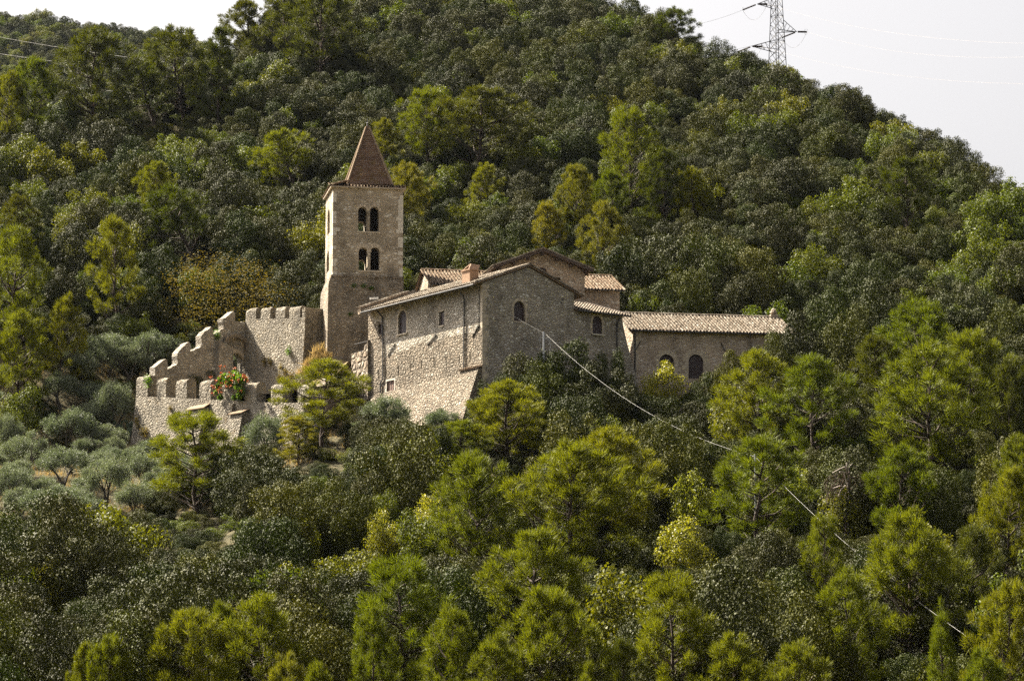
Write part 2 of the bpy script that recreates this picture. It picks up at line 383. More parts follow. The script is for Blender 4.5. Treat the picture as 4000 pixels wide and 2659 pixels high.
# ------------------------------------------------------------------ walls
class W:
    """vertical wall plane: origin on plan, unit direction along it, outward normal"""
    def __init__(s, P, d, n):
        s.P = Vector((P[0], P[1], 0)); s.d = Vector((d[0], d[1], 0)).normalized(); s.n = Vector((n[0], n[1], 0)).normalized()
    def pt(s, a, z, off=0.0): return s.P + s.d * a + s.n * off + Vector((0, 0, z))
    def hit(s, u, v, off=0.0):
        r = ray(u, v); o = s.P + s.n * off
        t = o.dot(s.n) / r.dot(s.n); q = r * t
        return (q - s.P).dot(s.d), q.z
    def z(s, u, v): return s.hit(u, v)[1]
    def rect(s, u0, v0, u1, v1):
        um, vm = (u0 + u1) / 2, (v0 + v1) / 2
        a, b = s.hit(u0, vm)[0], s.hit(u1, vm)[0]
        return min(a, b), s.hit(um, v1)[1], max(a, b), s.hit(um, v0)[1]
    def slab(s, mb, outer, holes=(), th=0.6, off=0.0):
        ls = [outer] + list(holes)
        mb.slab([[s.pt(a, z, off) for a, z in l] for l in ls], [[s.pt(a, z, off - th) for a, z in l] for l in ls])
def arch(r, n=9, full=True):
    a0, z0, a1, z1 = r
    c, rad = (a0 + a1) / 2, (a1 - a0) / 2
    zs = z1 - rad
    return [(a0, z0), (a1, z0)] + [(c + rad * math.cos(math.pi * i / n), zs + rad * math.sin(math.pi * i / n)) for i in range(n + 1)]
def box4(r): a0, z0, a1, z1 = r; return [(a0, z0), (a1, z0), (a1, z1), (a0, z1)]
def grow(r, d, dz0=0.0): return (r[0] - d, r[1] - dz0, r[2] + d, r[3] + d)
def panel(wall, outline, root, mat, name='shutter', off=-0.16, th=0.06, top=None, planks=True):
    mb = MB(); wall.slab(mb, outline, (), th, off)
    o = mb.part(name, mat, root, top)
    if planks:
        a = [p[0] for p in outline]; z = [p[1] for p in outline]
        m2 = MB(); am = (min(a) + max(a)) / 2
        for k, q in enumerate((0.25, 0.5, 0.75)):
            aa = lerp(min(a), max(a), q); zt = lerp(max(z), min(z), 0.16 if q != 0.5 else 0.03); wd = 0.012 if q != 0.5 else 0.022
            wall.slab(m2, [(aa - wd, min(z) + .02), (aa + wd, min(z) + .02), (aa + wd, zt), (aa - wd, zt)], (), 0.02, off + 0.012)
        m2.part('batten', M['iron'], root, o)
    return o
def surround(wall, r, root, width=0.22, mat=None, name='window_frame', off=0.03, arched=True, jambs=True, top=None):
    """voussoir ring (and jamb blocks) round an opening, a few mm proud"""
    mb = MB(); rng = random.Random(int(abs(r[0]) * 100)); a0, z0, a1, z1 = r
    c, rad = (a0 + a1) / 2, (a1 - a0) / 2; zs = z1 - rad if arched else z1
    if arched:
        n = max(7, int(math.pi * rad / 0.22))
        for i in range(n):
            t0, t1 = math.pi * (i + 0.03) / n, math.pi * (i + 0.97) / n
            ro = rad + width * rng.uniform(0.85, 1.15); o = off * rng.uniform(0.5, 1.3)
            ps = [(c + rad * math.cos(t0), zs + rad * math.sin(t0)), (c + ro * math.cos(t0), zs + ro * math.sin(t0)), (c + ro * math.cos(t1), zs + ro * math.sin(t1)), (c + rad * math.cos(t1), zs + rad * math.sin(t1))]
            wall.slab(mb, ps, (), 0.1 + o, o)
    else:
        wall.slab(mb, [(a0 - width, z1), (a1 + width, z1), (a1 + width, z1 + width * .8), (a0 - width, z1 + width * .8)], (), 0.1 + off, off)
    if jambs:
        z = z0
        while z < zs - 0.08:
            h = min(rng.uniform(0.25, 0.45), zs - z); o = off * rng.uniform(0.5, 1.3)
            for sgn, a in ((-1, a0), (1, a1)):
                wd = width * rng.choice((0.7, 1.3)); b = a + sgn * wd
                wall.slab(mb, [(min(a, b), z + 0.01), (max(a, b), z + 0.01), (max(a, b), z + h - 0.01), (min(a, b), z + h - 0.01)], (), 0.1 + o, o)
            z += h
    return mb.part(name, mat or M['dressed'], root, top)
def sill(wall, r, root, mat=None, d=0.12, ext=0.15, h=0.12, top=None):
    mb = MB(); wall.slab(mb, [(r[0] - ext, r[1] - h), (r[2] + ext, r[1] - h), (r[2] + ext, r[1] - .004), (r[0] - ext, r[1] - .004)], (), 0.2 + d, d)
    return mb.part('sill', mat or M['dressed'], root, top)

def tile_roof(root, P, e, up, L, S, name='roof', mat=None, seed=1, spacing=0.27, r=0.1, course=0.36, ridge=None, top=None, under_t=0.1):
    """barrel tiles in columns up the slope over a bed of channel tiles"""
    rng = random.Random(seed); P, e, up = Vector(P), Vector(e).normalized(), Vector(up).normalized()
    n = e.cross(up).normalized()
    if n.z < 0: n = -n
    mb = MB()
    nc = max(2, int(round(L / spacing))); sp = L / nc
    nr = max(2, int(round(S / course))); cs = S / nr
    for i in range(nc + 1):
        wob = rng.uniform(-0.02, 0.02)
        for j in range(nr):
            a = i * sp + wob + rng.uniform(-0.018, 0.018)
            b0 = j * cs - (0.07 if j == 0 else 0.05) + rng.uniform(-0.02, 0.02); b1 = (j + 1) * cs + 0.02
            r0 = r * rng.uniform(1.0, 1.16); r1 = r * 0.84
            l0 = 0.055 + rng.uniform(-0.008, 0.018); l1 = 0.012
            base = len(mb.v)
            for (b, rr, l) in ((b0, r0, l0), (b1, r1, l1)):
                for k in range(5):
                    t = math.pi * k / 4
                    mb.v.append(tuple(P + e * (a + rr * math.cos(t)) + up * b + n * (l + rr * 0.85 * math.sin(t))))
            for k in range(4):
                mb.f.append((base + k, base + k + 1, base + 6 + k, base + 5 + k))
    if ridge:
        q = P + up * S; m = int(L / 0.4); 
        for k in range(m):
            a0, a1 = k * L / m - 0.03, (k + 1) * L / m + 0.03
            base = len(mb.v); lift = rng.uniform(0.0, 0.03)
            for a, rr in ((a0, 0.15), (a1, 0.125)):
                for j in range(6):
                    t = math.pi * j / 5
                    hv = Vector((up.x, up.y, 0)).normalized()
                    mb.v.append(tuple(q + e * a + hv * (rr * math.cos(t)) + Vector((0, 0, 0.03 + lift + rr * math.sin(t)))))
            for j in range(5): mb.f.append((base + j, base + j + 1, base + 7 + j, base + 6 + j))
    ro = mb.part(name, mat or M['tile'], root, top)
    ub = MB(); o = P - n * under_t
    ub.box(o, e * L, up * S, n * (under_t + 0.005))
    ub.part('roof_bed', M['under'], root, ro)
    return ro
def pipe(root, pts, r=0.05, name='downpipe', top=None):
    mb = MB(); mb.tube(pts, r, 6); return mb.part(name, M['iron'], root, top)
def rag(pts, rng, a=0.06, step=0.35):
    """broken stone edge: subdivide a polyline of (s, z) and jitter it"""
    out = []
    for (p, q) in zip(pts, pts[1:]):
        n = max(1, int(math.hypot(q[0] - p[0], q[1] - p[1]) / step))
        for i in range(n):
            t = i / n; j = a if i else a * 0.4
            out.append((lerp(p[0], q[0], t) + rng.uniform(-j, j), lerp(p[1], q[1], t) + rng.uniform(-j, j)))
    out.append(pts[-1]); return out
def ngon(a, b): return (a[0] * b[0] + a[1] * b[1])

# ================================================================== BELL TOWER
def rot2(a): return (math.cos(a), math.sin(a))
a10 = math.radians(10)
eT = (math.cos(a10), math.sin(a10)); bT = (-math.sin(a10), math.cos(a10))
q = at(1300, 900, 270); T0 = (q.x, q.y)
WT = plan_u(T0, eT, 1573, 48); DT = 5.3
def off2(P, a, ka, b=(0, 0), kb=0.0): return (P[0] + a[0] * ka + b[0] * kb, P[1] + a[1] * ka + b[1] * kb)
nTf = (-bT[0], -bT[1]); nTl = (-eT[0], -eT[1])
wF = W(T0, eT, nTf); wL = W(off2(T0, bT, DT), (-bT[0], -bT[1]), nTl)      # left face: s runs from back to front
wB = W(off2(T0, bT, DT), eT, bT); wR = W(off2(T0, eT, WT), bT, eT)
zT = wF.z(1436, 737); zM = wF.z(1436, 1080); zG = wF.z(1380, 1440)
tower = thing('bell_tower', (T0[0], T0[1], zG), 'tall square stone bell tower with a pointed brick spire', 'bell tower')
rU = wF.rect(1399, 807, 1433, 904), wF.rect(1445, 807, 1480, 904)
rD = wF.rect(1401, 966, 1436, 1056), wF.rect(1447, 966, 1483, 1056)
holes = [arch(r) for r in rU + rD]
lr = [wL.rect(1279, 818, 1288.5, 914), wL.rect(1275.5, 980, 1285.5, 1062)]
rngT = random.Random(4)
mb = MB()
wF.slab(mb, [(0, zM), (WT, zM), (WT, zT), (0, zT)], holes, 0.75)
bk = [(pr[0][0] + .42, pr[0][1] + .2, pr[0][2] + .42, pr[0][1] + 1.75) for pr in (rU, rD)]
wB.slab(mb, [(0.75, zM), (WT - .75, zM), (WT - .75, zT), (0.75, zT)], [arch(r) for r in bk], 0.75)
wL.slab(mb, [(0, zM), (DT - .752, zM), (DT - .752, zT), (0, zT)], [arch(r) for r in lr], 0.75)
wR.slab(mb, [(0.752, zM), (DT, zM), (DT, zT), (0.752, zT)], [], 0.75)
mb.part('belfry_wall', M['tower_up'], tower)
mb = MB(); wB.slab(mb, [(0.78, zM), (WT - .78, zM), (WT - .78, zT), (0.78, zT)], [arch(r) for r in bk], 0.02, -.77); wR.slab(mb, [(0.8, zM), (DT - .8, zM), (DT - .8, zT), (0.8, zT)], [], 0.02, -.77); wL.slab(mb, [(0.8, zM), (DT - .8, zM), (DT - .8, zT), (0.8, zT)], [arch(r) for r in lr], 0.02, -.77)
mb.part('belfry_shade_sheet', M['dark'], tower)  # added dark sheets painting the inner shade seen through the belfry openings
# quoins of pale squared blocks up the two front corners
mq = MB(); z = zM + 0.02
while z < zT - 0.5:
    h = rngT.uniform(0.28, 0.45)
    for s0, sg in ((0, 1), (WT, -1)):
        if rngT.random() < 0.8:
            L = rngT.choice((0.3, 0.42, 0.6)); o = rngT.uniform(0.012, 0.035); b = s0 + sg * L; a = s0 - sg * 0.012
            mq = MB(); wF.slab(mq, [(min(a, b), z), (max(a, b), z), (max(a, b), z + h), (min(a, b), z + h)], (), 0.35, o); mq.part('quoin', M['pale'], tower)
    z += h + 0.015
for pr, wd in ((rU, 0.2), (rD, 0.34)):
    for r in pr:
        fr = surround(wF, r, tower, wd, M['dressed'], 'window_frame', 0.02, True, False)
    c = (pr[0][2] + pr[1][0]) / 2; z0 = pr[0][1]; zs = pr[0][3] - (pr[0][2] - pr[0][0]) / 2
    mc = MB(); p0 = wF.pt(c, z0, -0.2); hc = zs - z0 + 0.05
    mc.tube([p0, p0 + Vector((0, 0, .1)), p0 + Vector((0, 0, .14)), p0 + Vector((0, 0, hc - .2)), p0 + Vector((0, 0, hc - .16)), p0 + Vector((0, 0, hc))], [.17, .17, .115, .10, .13, .2], 10)
    mc.part('window_column', M['pale'], tower, None, True)
    mb = MB(); wF.slab(mb, [(pr[0][0] - .15, z0 - .12), (pr[1][2] + .15, z0 - .12), (pr[1][2] + .15, z0 - .004), (pr[0][0] - .15, z0 - .004)], (), 0.5, 0.06)
    mb.part('sill', M['dressed'], tower)
# lower stage: wider to the left, battered foot
mb = MB(); o1, l1 = 0.12, 0.36
def ring(ext, exl, z, exb=0.3):
    A = off2(off2(T0, nTf, ext), eT, -exl); B = off2(off2(T0, nTf, ext), eT, WT + 0.06)
    Cc = off2(off2(T0, bT, DT + exb), eT, WT + 0.06); D = off2(off2(T0, bT, DT + exb), eT, -exl)
    return [Vector((p[0], p[1], z)) for p in (A, B, Cc, D)]
levels = [ring(0.10, 0.08, zM), ring(0.13, l1 - .05, zM - 0.55), ring(0.14, l1, zM - 1.0), ring(0.20, l1 + .06, zG + 1.1), ring(0.5, l1 + .55, zG), ring(1.0, l1 + 1.3, zG - 3)]
for a, b in zip(levels[1:], levels): mb.hexa(a + b)
mb.part('tower_base', M['tower_lo'], tower)
ml = MB(); ml.hexa(ring(0.17, 0.12, zM - .1) + ring(0.17, 0.12, zM + .05)); ml.part('string_course', M['tower_lo'], tower)
# tiled eave and spire
capz = zT
mb = MB()
P4 = [Vector((*off2(off2(T0, nTf, .22), eT, -.22), capz)), Vector((*off2(off2(T0, nTf, .22), eT, WT + .22), capz)), Vector((*off2(off2(T0, bT, DT + .22), eT, WT + .22), capz)), Vector((*off2(off2(T0, bT, DT + .22), eT, -.22), capz))]
mb.hexa([p + Vector((0, 0, 0.003)) for p in P4] + [p + Vector((0, 0, .1)) for p in P4]); mb.part('cornice', M['dressed'], tower)
tp = 0.32; e3 = Vector((*eT, 0)); b3 = Vector((*bT, 0))
tile_roof(tower, P4[0] + Vector((0, 0, .12)), e3, b3 + Vector((0, 0, tp)), (P4[1] - P4[0]).length, 1.5, 'eave_tiles', M['tile_o'], 3, under_t=0.03)
tile_roof(tower, P4[3] + Vector((0, 0, .124)), -b3, e3 + Vector((0, 0, tp)), (P4[3] - P4[0]).length, 1.5, 'eave_tiles', M['tile_o'], 4, under_t=0.03)
sc = wF.pt(3.28, 0); sc = Vector((T0[0] + eT[0] * 3.28 + bT[0] * 2.9, T0[1] + eT[1] * 3.28 + bT[1] * 2.9, 0))
zA = at(1430, 490, sc.y).z; zS = capz + 0.34
mb = MB(); N = 30; hw0 = 1.95
for k in range(N):
    t0, t1 = k / N, (k + 1) / N
    f = lambda t: hw0 * (1 - t) * (1 + 0.0 * t) + 0.06 + 0.10 * max(0, 0.12 - t) / 0.12
    for side in range(4):
        d = (e3, b3, -e3, -b3)[side]; t_ = (b3, -e3, -b3, e3)[side]
        h0, h1 = f(t0) + 0.022, f(t1)
        z0, z1 = lerp(zS, zA, t0), lerp(zS, zA, t1)
        m = max(1, int(h0 * 2 / 0.42))
        for i in range(m):
            a0, a1 = -1 + 2 * i / m, -1 + 2 * (i + 1) / m
            jit = rngT.uniform(-0.012, 0.012)
            mb.quad(sc + d * (h0 + jit) + t_ * (a0 * h0) + Vector((0, 0, z0)), sc + d * (h0 + jit) + t_ * (a1 * h0) + Vector((0, 0, z0)), sc + d * h1 + t_ * (a1 * h1) + Vector((0, 0, z1)), sc + d * h1 + t_ * (a0 * h1) + Vector((0, 0, z1)))
spire = mb.part('spire', M['spire'], tower)
mb = MB()
for sg in ((-1, -1), (1, -1), (1, 1), (-1, 1)):
    pts = [sc + e3 * (sg[0] * (hw0 * (1 - t) + .09)) + b3 * (sg[1] * (hw0 * (1 - t) + .09)) + Vector((0, 0, lerp(zS, zA, t) + .02)) for t in (0, .25, .5, .75, .97)]
    mb.tube(pts, [.11, .1, .09, .08, .06], 5)
mb.part('hip_tiles', M['tile_o'], tower, spire)
mb = MB(); ap = Vector((sc.x, sc.y, zA))
mb.tube([ap - Vector((0, 0, .35)), ap, ap + Vector((0, 0, .05)), ap + Vector((0, 0, .16)), ap + Vector((0, 0, .25)), ap + Vector((0, 0, .62))], [.14, .09, .05, .12, .05, .02], 8)
mb.part('finial', M['iron'], tower, spire)

# ================================================================== COURT WALLS
a48 = math.radians(48)
dW = (math.cos(a48), -math.sin(a48)); pW = (math.sin(a48), math.cos(a48))     # along the front walls; back up the slope
nW = (-pW[0], -pW[1]); nS = (dW[0], dW[1])
q = at(1192, 1330, 272); U1 = (q.x, q.y)
tG = plan_u(U1, (-dW[0], -dW[1]), 957, 41); G = off2(U1, dW, -tG)
tL = plan_u(G, (-pW[0], -pW[1]), 531, 37); L0 = off2(G, pW, -tL)
tE = plan_u(L0, dW, 1225, 36)
wLo = W(L0, dW, nW); wUp = W(G, dW, nW); wSt = W(L0, pW, nS)
def z2(x, y): return 500 + x / 2.4126, 1100 + y / 2.4126
def lean_slab(mb, wall, top, zb, th, lean, n=1):
    """wall whose face leans back: TOP is a polyline of (s, z)"""
    for (s0, za), (s1, zc) in zip(top, top[1:]):
        if s1 - s0 < 1e-4: continue
        mb.hexa((wall.pt(s0, zb, lean * (za - zb)), wall.pt(s1, zb, lean * (zc - zb)), wall.pt(s1, zb, -th), wall.pt(s0, zb, -th), wall.pt(s0, za, 0), wall.pt(s1, zc, 0), wall.pt(s1, zc, -th), wall.pt(s0, za, -th)))
def merlon(root, wall, s0, s1, z0, zt, th, rng, mat, top=None, nose=0.0):
    mb = MB(); r = th / 2; n = 8; m = max(3, int((s1 - s0) / 0.3)); rows = []
    for i in range(m + 1):
        s = lerp(s0, s1, i / m); dz = rng.uniform(-.05, .05) - (nose if i in (0,) else 0) ; pr = [(0.0, z0), (rng.uniform(-.02, .02), lerp(z0, zt - r * .8, .5) + rng.uniform(-.05, .05))]
        for k in range(n + 1):
            t = math.pi * k / n
            pr.append((-r + r * math.cos(t) + rng.uniform(-.025, .025), zt - r * .8 + dz + r * .8 * math.sin(t)))
        pr.append((-th, z0)); rows.append([wall.pt(s + rng.uniform(-.03, .03) * (0 < i < m), z, o) for o, z in pr])
    np_ = len(rows[0]); b = len(mb.v)
    for r_ in rows: mb.v += [tuple(p) for p in r_]
    for i in range(m):
        for k in range(np_):
            k2 = (k + 1) % np_; mb.f.append((b + i * np_ + k, b + i * np_ + k2, b + (i + 1) * np_ + k2, b + (i + 1) * np_ + k))
    mb.f.append(tuple(b + k for k in range(np_))); mb.f.append(tuple(b + m * np_ + k for k in range(np_ - 1, -1, -1)))
    return mb.part('merlon', mat, root, top)
rg = random.Random(11)
lower = thing('battlement_wall', (*L0, 33), 'pale rubble wall with broad rounded merlons, orange-flowered vine spilling over it', 'wall')
sl_ = [wLo.hit(*z2(x, y)) for x, y in ((60, 1082), (230, 1085), (400, 1091), (610, 1101), (820, 1112), (1290, 1134), (1500, 1140))]
top = [(0.0, sl_[0][1])] + sl_[1:] + [(tE, sl_[-1][1] - .3)]
top = [(s, z + rg.uniform(-.02, .02)) for s, z in top]
mb = MB(); lean_slab(mb, wLo, top, 27.5, 1.0, 0.11); lw = mb.part('wall', M['batt'], lower)
def zsill(s): return interp(s, top)
for x0, x1, y in ((46, 185, 897), (270, 358, 912), (450, 553, 924), (672, 778, 935), (890, 985, 950), (1100, 1213, 958), (1348, 1458, 964), (1600, 1700, 975)):
    s0 = max(0.0, wLo.hit(*z2(x0, y + 90))[0]); s1 = wLo.hit(*z2(x1, y + 90))[0]
    zt = wLo.hit(*z2((x0 + x1) / 2, y), off=-.4)[1]
    merlon(lower, wLo, s0, s1, zsill((s0 + s1) / 2) - .12, zt, 0.98, rg, M['batt'])
# buttress with a tiled weathering, and a small stone ledge
Epl = wLo.pt(tE, 0, -.02)
def buttress(root, wall, x0, x1, yt, drop, proj_, mat, ledge=True, top_off=0.4):
    s0, z = wall.hit(*z2(x0, yt)); s1 = wall.hit(*z2(x1, yt))[0]
    mb = MB(); a = 0.12 * drop
    mb.hexa((wall.pt(s0, z - drop, proj_ + drop * .28), wall.pt(s1, z - drop, proj_ + drop * .28), wall.pt(s1, z - drop, -.3), wall.pt(s0, z - drop, -.3), wall.pt(s0, z, top_off), wall.pt(s1, z, top_off), wall.pt(s1, z + .3, -.3), wall.pt(s0, z + .3, -.3)))
    bt = mb.part('buttress', mat, root)
    if ledge:
        m2 = MB(); m2.hexa((wall.pt(s0 - .1, z + .0, top_off + .16), wall.pt(s1 + .1, z + .0, top_off + .16), wall.pt(s1 + .1, z + .36, .02), wall.pt(s0 - .1, z + .36, .02), wall.pt(s0 - .1, z + .08, top_off + .16), wall.pt(s1 + .1, z + .08, top_off + .16), wall.pt(s1 + .1, z + .46, .02), wall.pt(s0 - .1, z + .46, .02)))
        m2.part('ledge', M['tile_o'], root, bt)
buttress(lower, wLo, 1030, 1150, 1265, 4.5, 0.5, M['batt'], True, 0.75)
buttress(lower, wLo, 612, 770, 1222, 3.0, 0.3, M['batt'], True, 0.5)
s0 = wLo.hit(*z2(880, 1180))[0]
mb = MB(); mb.hexa((wLo.pt(s0, 27.6, 1.35), wLo.pt(s0 + 1.9, 27.6, 1.35), wLo.pt(s0 + 1.9, 27.6, 0), wLo.pt(s0, 27.6, 0), wLo.pt(s0, zsill(s0) - .2, .3), wLo.pt(s0 + 1.9, zsill(s0) - .5, .3), wLo.pt(s0 + 1.9, zsill(s0) - .5, -.05), wLo.pt(s0, zsill(s0) - .2, -.05))); mb.part('buttress', M['batt'], lower)

upper = thing('battlement_wall', (*G, 38), 'high sunlit rubble wall with close-set rounded merlons beside the bell tower', 'wall')
topu = [wUp.hit(*z2(x, y)) for x, y in ((1110, 352), (1250, 350), (1390, 347), (1520, 345), (1640, 343))]
Lu = tG
topu = [(0.0, topu[0][1])] + topu[1:-1] + [(Lu, topu[-1][1])]
mb = MB(); lean_slab(mb, wUp, topu, 34, 0.8, 0.06); mb.part('wall', M['batt'], upper)
for x0, x1, y in ((1088, 1205, 255), (1250, 1340, 252), (1390, 1480, 246), (1520, 1620, 240)):
    s0 = max(0.02, wUp.hit(*z2(x0, y + 60))[0]); s1 = wUp.hit(*z2(x1, y + 60))[0]
    merlon(upper, wUp, s0, s1, interp(s0, topu) - .12, wUp.hit(*z2((x0 + x1) / 2, y), off=-.3)[1], 0.78, rg, M['batt'], nose=.12 if x0 < 1100 else 0)
# end pier returning to the tower
wRe = W(U1, pW, nS); lre = 2.3; zp = wUp.hit(*z2(1670, 240))[1]
mb = MB(); sA = wUp.hit(*z2(1645, 300))[0]
mb.hexa((wUp.pt(sA, 35, .1), wUp.pt(Lu, 36, .1), wUp.pt(Lu, 36, -lre), wUp.pt(sA, 36, -lre), wUp.pt(sA, zp - .06, .02), wUp.pt(Lu, zp, .02), wUp.pt(Lu, zp + .05, -lre), wUp.pt(sA, zp, -lre))); mb.part('pier', M['batt'], upper)

stepped = thing('stepped_wall', (*L0, 36), 'shaded stepped wall climbing to an arched gateway above the rounded merlons', 'wall')
ol = [z2(x, y) for x, y in ((252, 880), (252, 800), (357, 728), (370, 737), (373, 822), (470, 768), (470, 668), (577, 570), (587, 578), (590, 655), (690, 605), (688, 510), (783, 420), (800, 430), (803, 497), (900, 445), (896, 352), (992, 278), (1004, 290), (1006, 372), (1108, 380))]
ol = [wSt.hit(*p) for p in ol]
ol = rag(ol, rg, 0.085, 0.28)
gate = wSt.rect(*z2(953, 672), *z2(1084, 875))
mb = MB(); end = max(tL, ol[-1][0])
wSt.slab(mb, [(ol[0][0], 33.5), (end, 33.5)] + [(end, ol[-1][1])] + ol[::-1], [arch((gate[0], gate[1], gate[2], gate[3]), 7)], 0.8)
mb.part('wall', M['wing'] if False else M['house'], stepped)
# flanking piers, hood over the gate
def pier(x0, x1, y0, y1, yb, d, mat):
    a, za = wSt.hit(*z2(x0, y0)); b, zb_ = wSt.hit(*z2(x1, y1)); zlow = wSt.hit(*z2(x0, yb))[1]
    m_ = MB(); m_.hexa((wSt.pt(a, zlow, d), wSt.pt(b, zlow, d), wSt.pt(b, zlow, -.1), wSt.pt(a, zlow, -.1), wSt.pt(a, za, d * .8), wSt.pt(b, zb_, d * .8), wSt.pt(b, zb_ + .12, -.1), wSt.pt(a, za + .12, -.1)))
    return m_.part('pier', mat, stepped)
pier(815, 950, 560, 622, 970, 0.75, M['house']); pier(1092, 1172, 590, 600, 970, 0.7, M['base'])
surround(wSt, gate, stepped, 0.34, M['dressed'], 'gate_frame', 0.06, True, False)
hd = MB(); ga, gb = gate[0] - .55, gate[2] + .25; zc = gate[3] + .35
for i in range(9):
    t0, t1 = math.pi * i / 9, math.pi * (i + 1) / 9
    c_, r_ = (ga + gb) / 2, (gb - ga) / 2
    wSt.slab(hd, [(c_ + r_ * math.cos(t0), zc + r_ * .8 * math.sin(t0)), (c_ + (r_ + .38) * math.cos(t0), zc + (r_ * .8 + .38) * math.sin(t0)), (c_ + (r_ + .38) * math.cos(t1), zc + (r_ * .8 + .38) * math.sin(t1)), (c_ + r_ * math.cos(t1), zc + r_ * .8 * math.sin(t1))], (), 0.5, 0.38)
hd.part('hood_arch', M['tower_lo'], stepped)
mb = MB()
for i in range(8):
    a = lerp(gate[0] + .04, gate[2] - .04, i / 7); top_ = gate[3] - .12 - (.7 * ((i - 3.5) / 3.5) ** 2)
    mb.tube([wSt.pt(a, gate[1], -.3), wSt.pt(a, top_, -.3)], .022 if i not in (0, 4, 7) else .04, 4)
for zz in (gate[1] + .1, (gate[1] + gate[3]) / 2 - .3, (gate[1] + gate[3]) / 2 + .3):
    mb.tube([wSt.pt(gate[0], zz, -.3), wSt.pt(gate[2], zz, -.3)], .03, 4)
for zz in (gate[1] + .05,):
    wSt.slab(mb, [(gate[0], zz), ((gate[0] * .45 + gate[2] * .55), zz), ((gate[0] * .45 + gate[2] * .55), gate[3] - .5), (gate[0], gate[3] - 1.0)], (), 0.03, -.35)
mb.part('gate', M['iron'], stepped)

# ================================================================== HOUSE
q = at(1884, 1200, 250); C0 = (q.x, q.y)
ng = math.hypot(9.3, 13.4); dl = (-9.3 / ng, 13.4 / ng); dg = (13.4 / ng, 9.3 / ng)
nL = (-dg[0], -dg[1]); nG = (-dl[0], -dl[1])
wHL = W(C0, dl, nL); wHG = W(C0, dg, nG)
Lw = plan_u(C0, dl, 1446, 40); Lg = plan_u(C0, dg, 2243, 42); La = plan_u(C0, dg, 2432, 40)
OH = 0.85
ze_edge = (wHL.hit(1800, 1123, OH)[1] + wHL.hit(1480, 1203, OH)[1]) / 2
zpk = wHG.z(2070, 1040)
tanp = (zpk - ze_edge) / (Lg / 2 + OH)
zew = ze_edge + OH * tanp - 0.05
zbt = 27.0
house = thing('stone_house', (*C0, 31), 'large grey rubble house with a shuttered gable wall and a battered, sunlit base', 'house')
hl = dict(
    shut=wHL.rect(1477, 1265, 1494, 1306), arch=wHL.rect(1556, 1212, 1588, 1303), rect=wHL.rect(1715, 1216, 1734, 1271), low=wHL.rect(1511, 1486, 1541, 1560))
slits = []
for x, y in ((252, 1100), (310, 1085), (405, 1066), (500, 1050), (583, 1026), (678, 1015), (770, 1000), (872, 985), (955, 968)):
    u, v = 1350 + x / 1.96, 900 + y / 1.96
    s, z = wHL.hit(u, v); slits.append((s - .07, z - .36, s + .07, z + .36))
mb = MB()
wHL.slab(mb, [(-0.0, zbt), (Lw, zbt), (Lw, zew), (-0.0, zew)], [box4(hl['shut']), arch(hl['arch']), box4(hl['rect']), box4(hl['low'])] + [box4(r) for r in slits], 0.55)
hw_ = mb.part('side_wall', M['house'], house)
mb = MB()
rg1 = wHG.rect(2007, 1176, 2051, 1255)
hol = []
for u, v, r in ((2199, 1170, .11), (2192, 1181, .09)):
    s, z = wHG.hit(u, v); hol.append([(s + r * math.cos(t * math.pi / 4), z + r * math.sin(t * math.pi / 4)) for t in range(8)])
vz = lambda s: zpk - .1 - abs(s - Lg / 2) * tanp
wHG.slab(mb, [(0.0, zbt), (Lg, zbt), (Lg, vz(Lg)), (Lg / 2, zpk - .1), (0.0, vz(0))], [arch(rg1)] + hol, 0.545, 0.004)
mb.part('gable_wall', M['house'], house)
mb = MB()
wb = W(off2(C0, dl, Lw), dg, dl); wb.slab(mb, [(0.56, zbt), (Lg, zbt), (Lg, vz(Lg)), (Lg / 2, zpk - .12), (0.56, vz(0))], [], 0.5)
wr = W(off2(C0, dg, Lg), dl, dg); wr.slab(mb, [(0.56, zbt), (Lw - .5, zbt), (Lw - .5, zew - .05), (0.56, zew - .05)], [], 0.5)
mb.part('rear_wall', M['house'], house)
rq = random.Random(8)
mq = MB(); z = zbt + 1
while z < zew - .4:
    h = rq.uniform(.25, .42); L = rq.choice((.28, .45, .6)); o = rq.uniform(.01, .03)
    mq = MB(); wHG.slab(mq, [(-.012, z), (L, z), (L, z + h), (-.012, z + h)], (), .3, o + .004); mq.part('quoin', M['dressed'], house)
    z += h + .015
ROOFDROP = 0.0
def gable_roof(root, A, e, b, width, depth, zpk_, tanp_, oh, ohf, ohb, seed, mat=None, sides='LR', ridge=True, spacing=.27):
    """two tiled slopes; the ridge runs along b"""
    e3, b3 = Vector((*e, 0)), Vector((*b, 0)); A3 = Vector((*A, 0)); L = depth + ohf + ohb; half = width / 2 + oh
    zed = zpk_ - half * tanp_; sl = half * math.sqrt(1 + tanp_ ** 2); res = []
    if 'L' in sides:
        res.append(tile_roof(root, A3 - e3 * oh - b3 * ohf + Vector((0, 0, zed)), b3, e3 + Vector((0, 0, tanp_)), L, sl, 'roof', mat, seed, spacing, ridge=ridge))
    if 'R' in sides:
        res.append(tile_roof(root, A3 + e3 * (width + oh) - b3 * ohf + Vector((0, 0, zed)), b3, -e3 + Vector((0, 0, tanp_)), L, sl, 'roof', mat, seed + 1, spacing))
    return res
roofs = gable_roof(house, C0, dg, dl, Lg, Lw, zpk + .06, tanp, OH, 0.16, .1, 21)
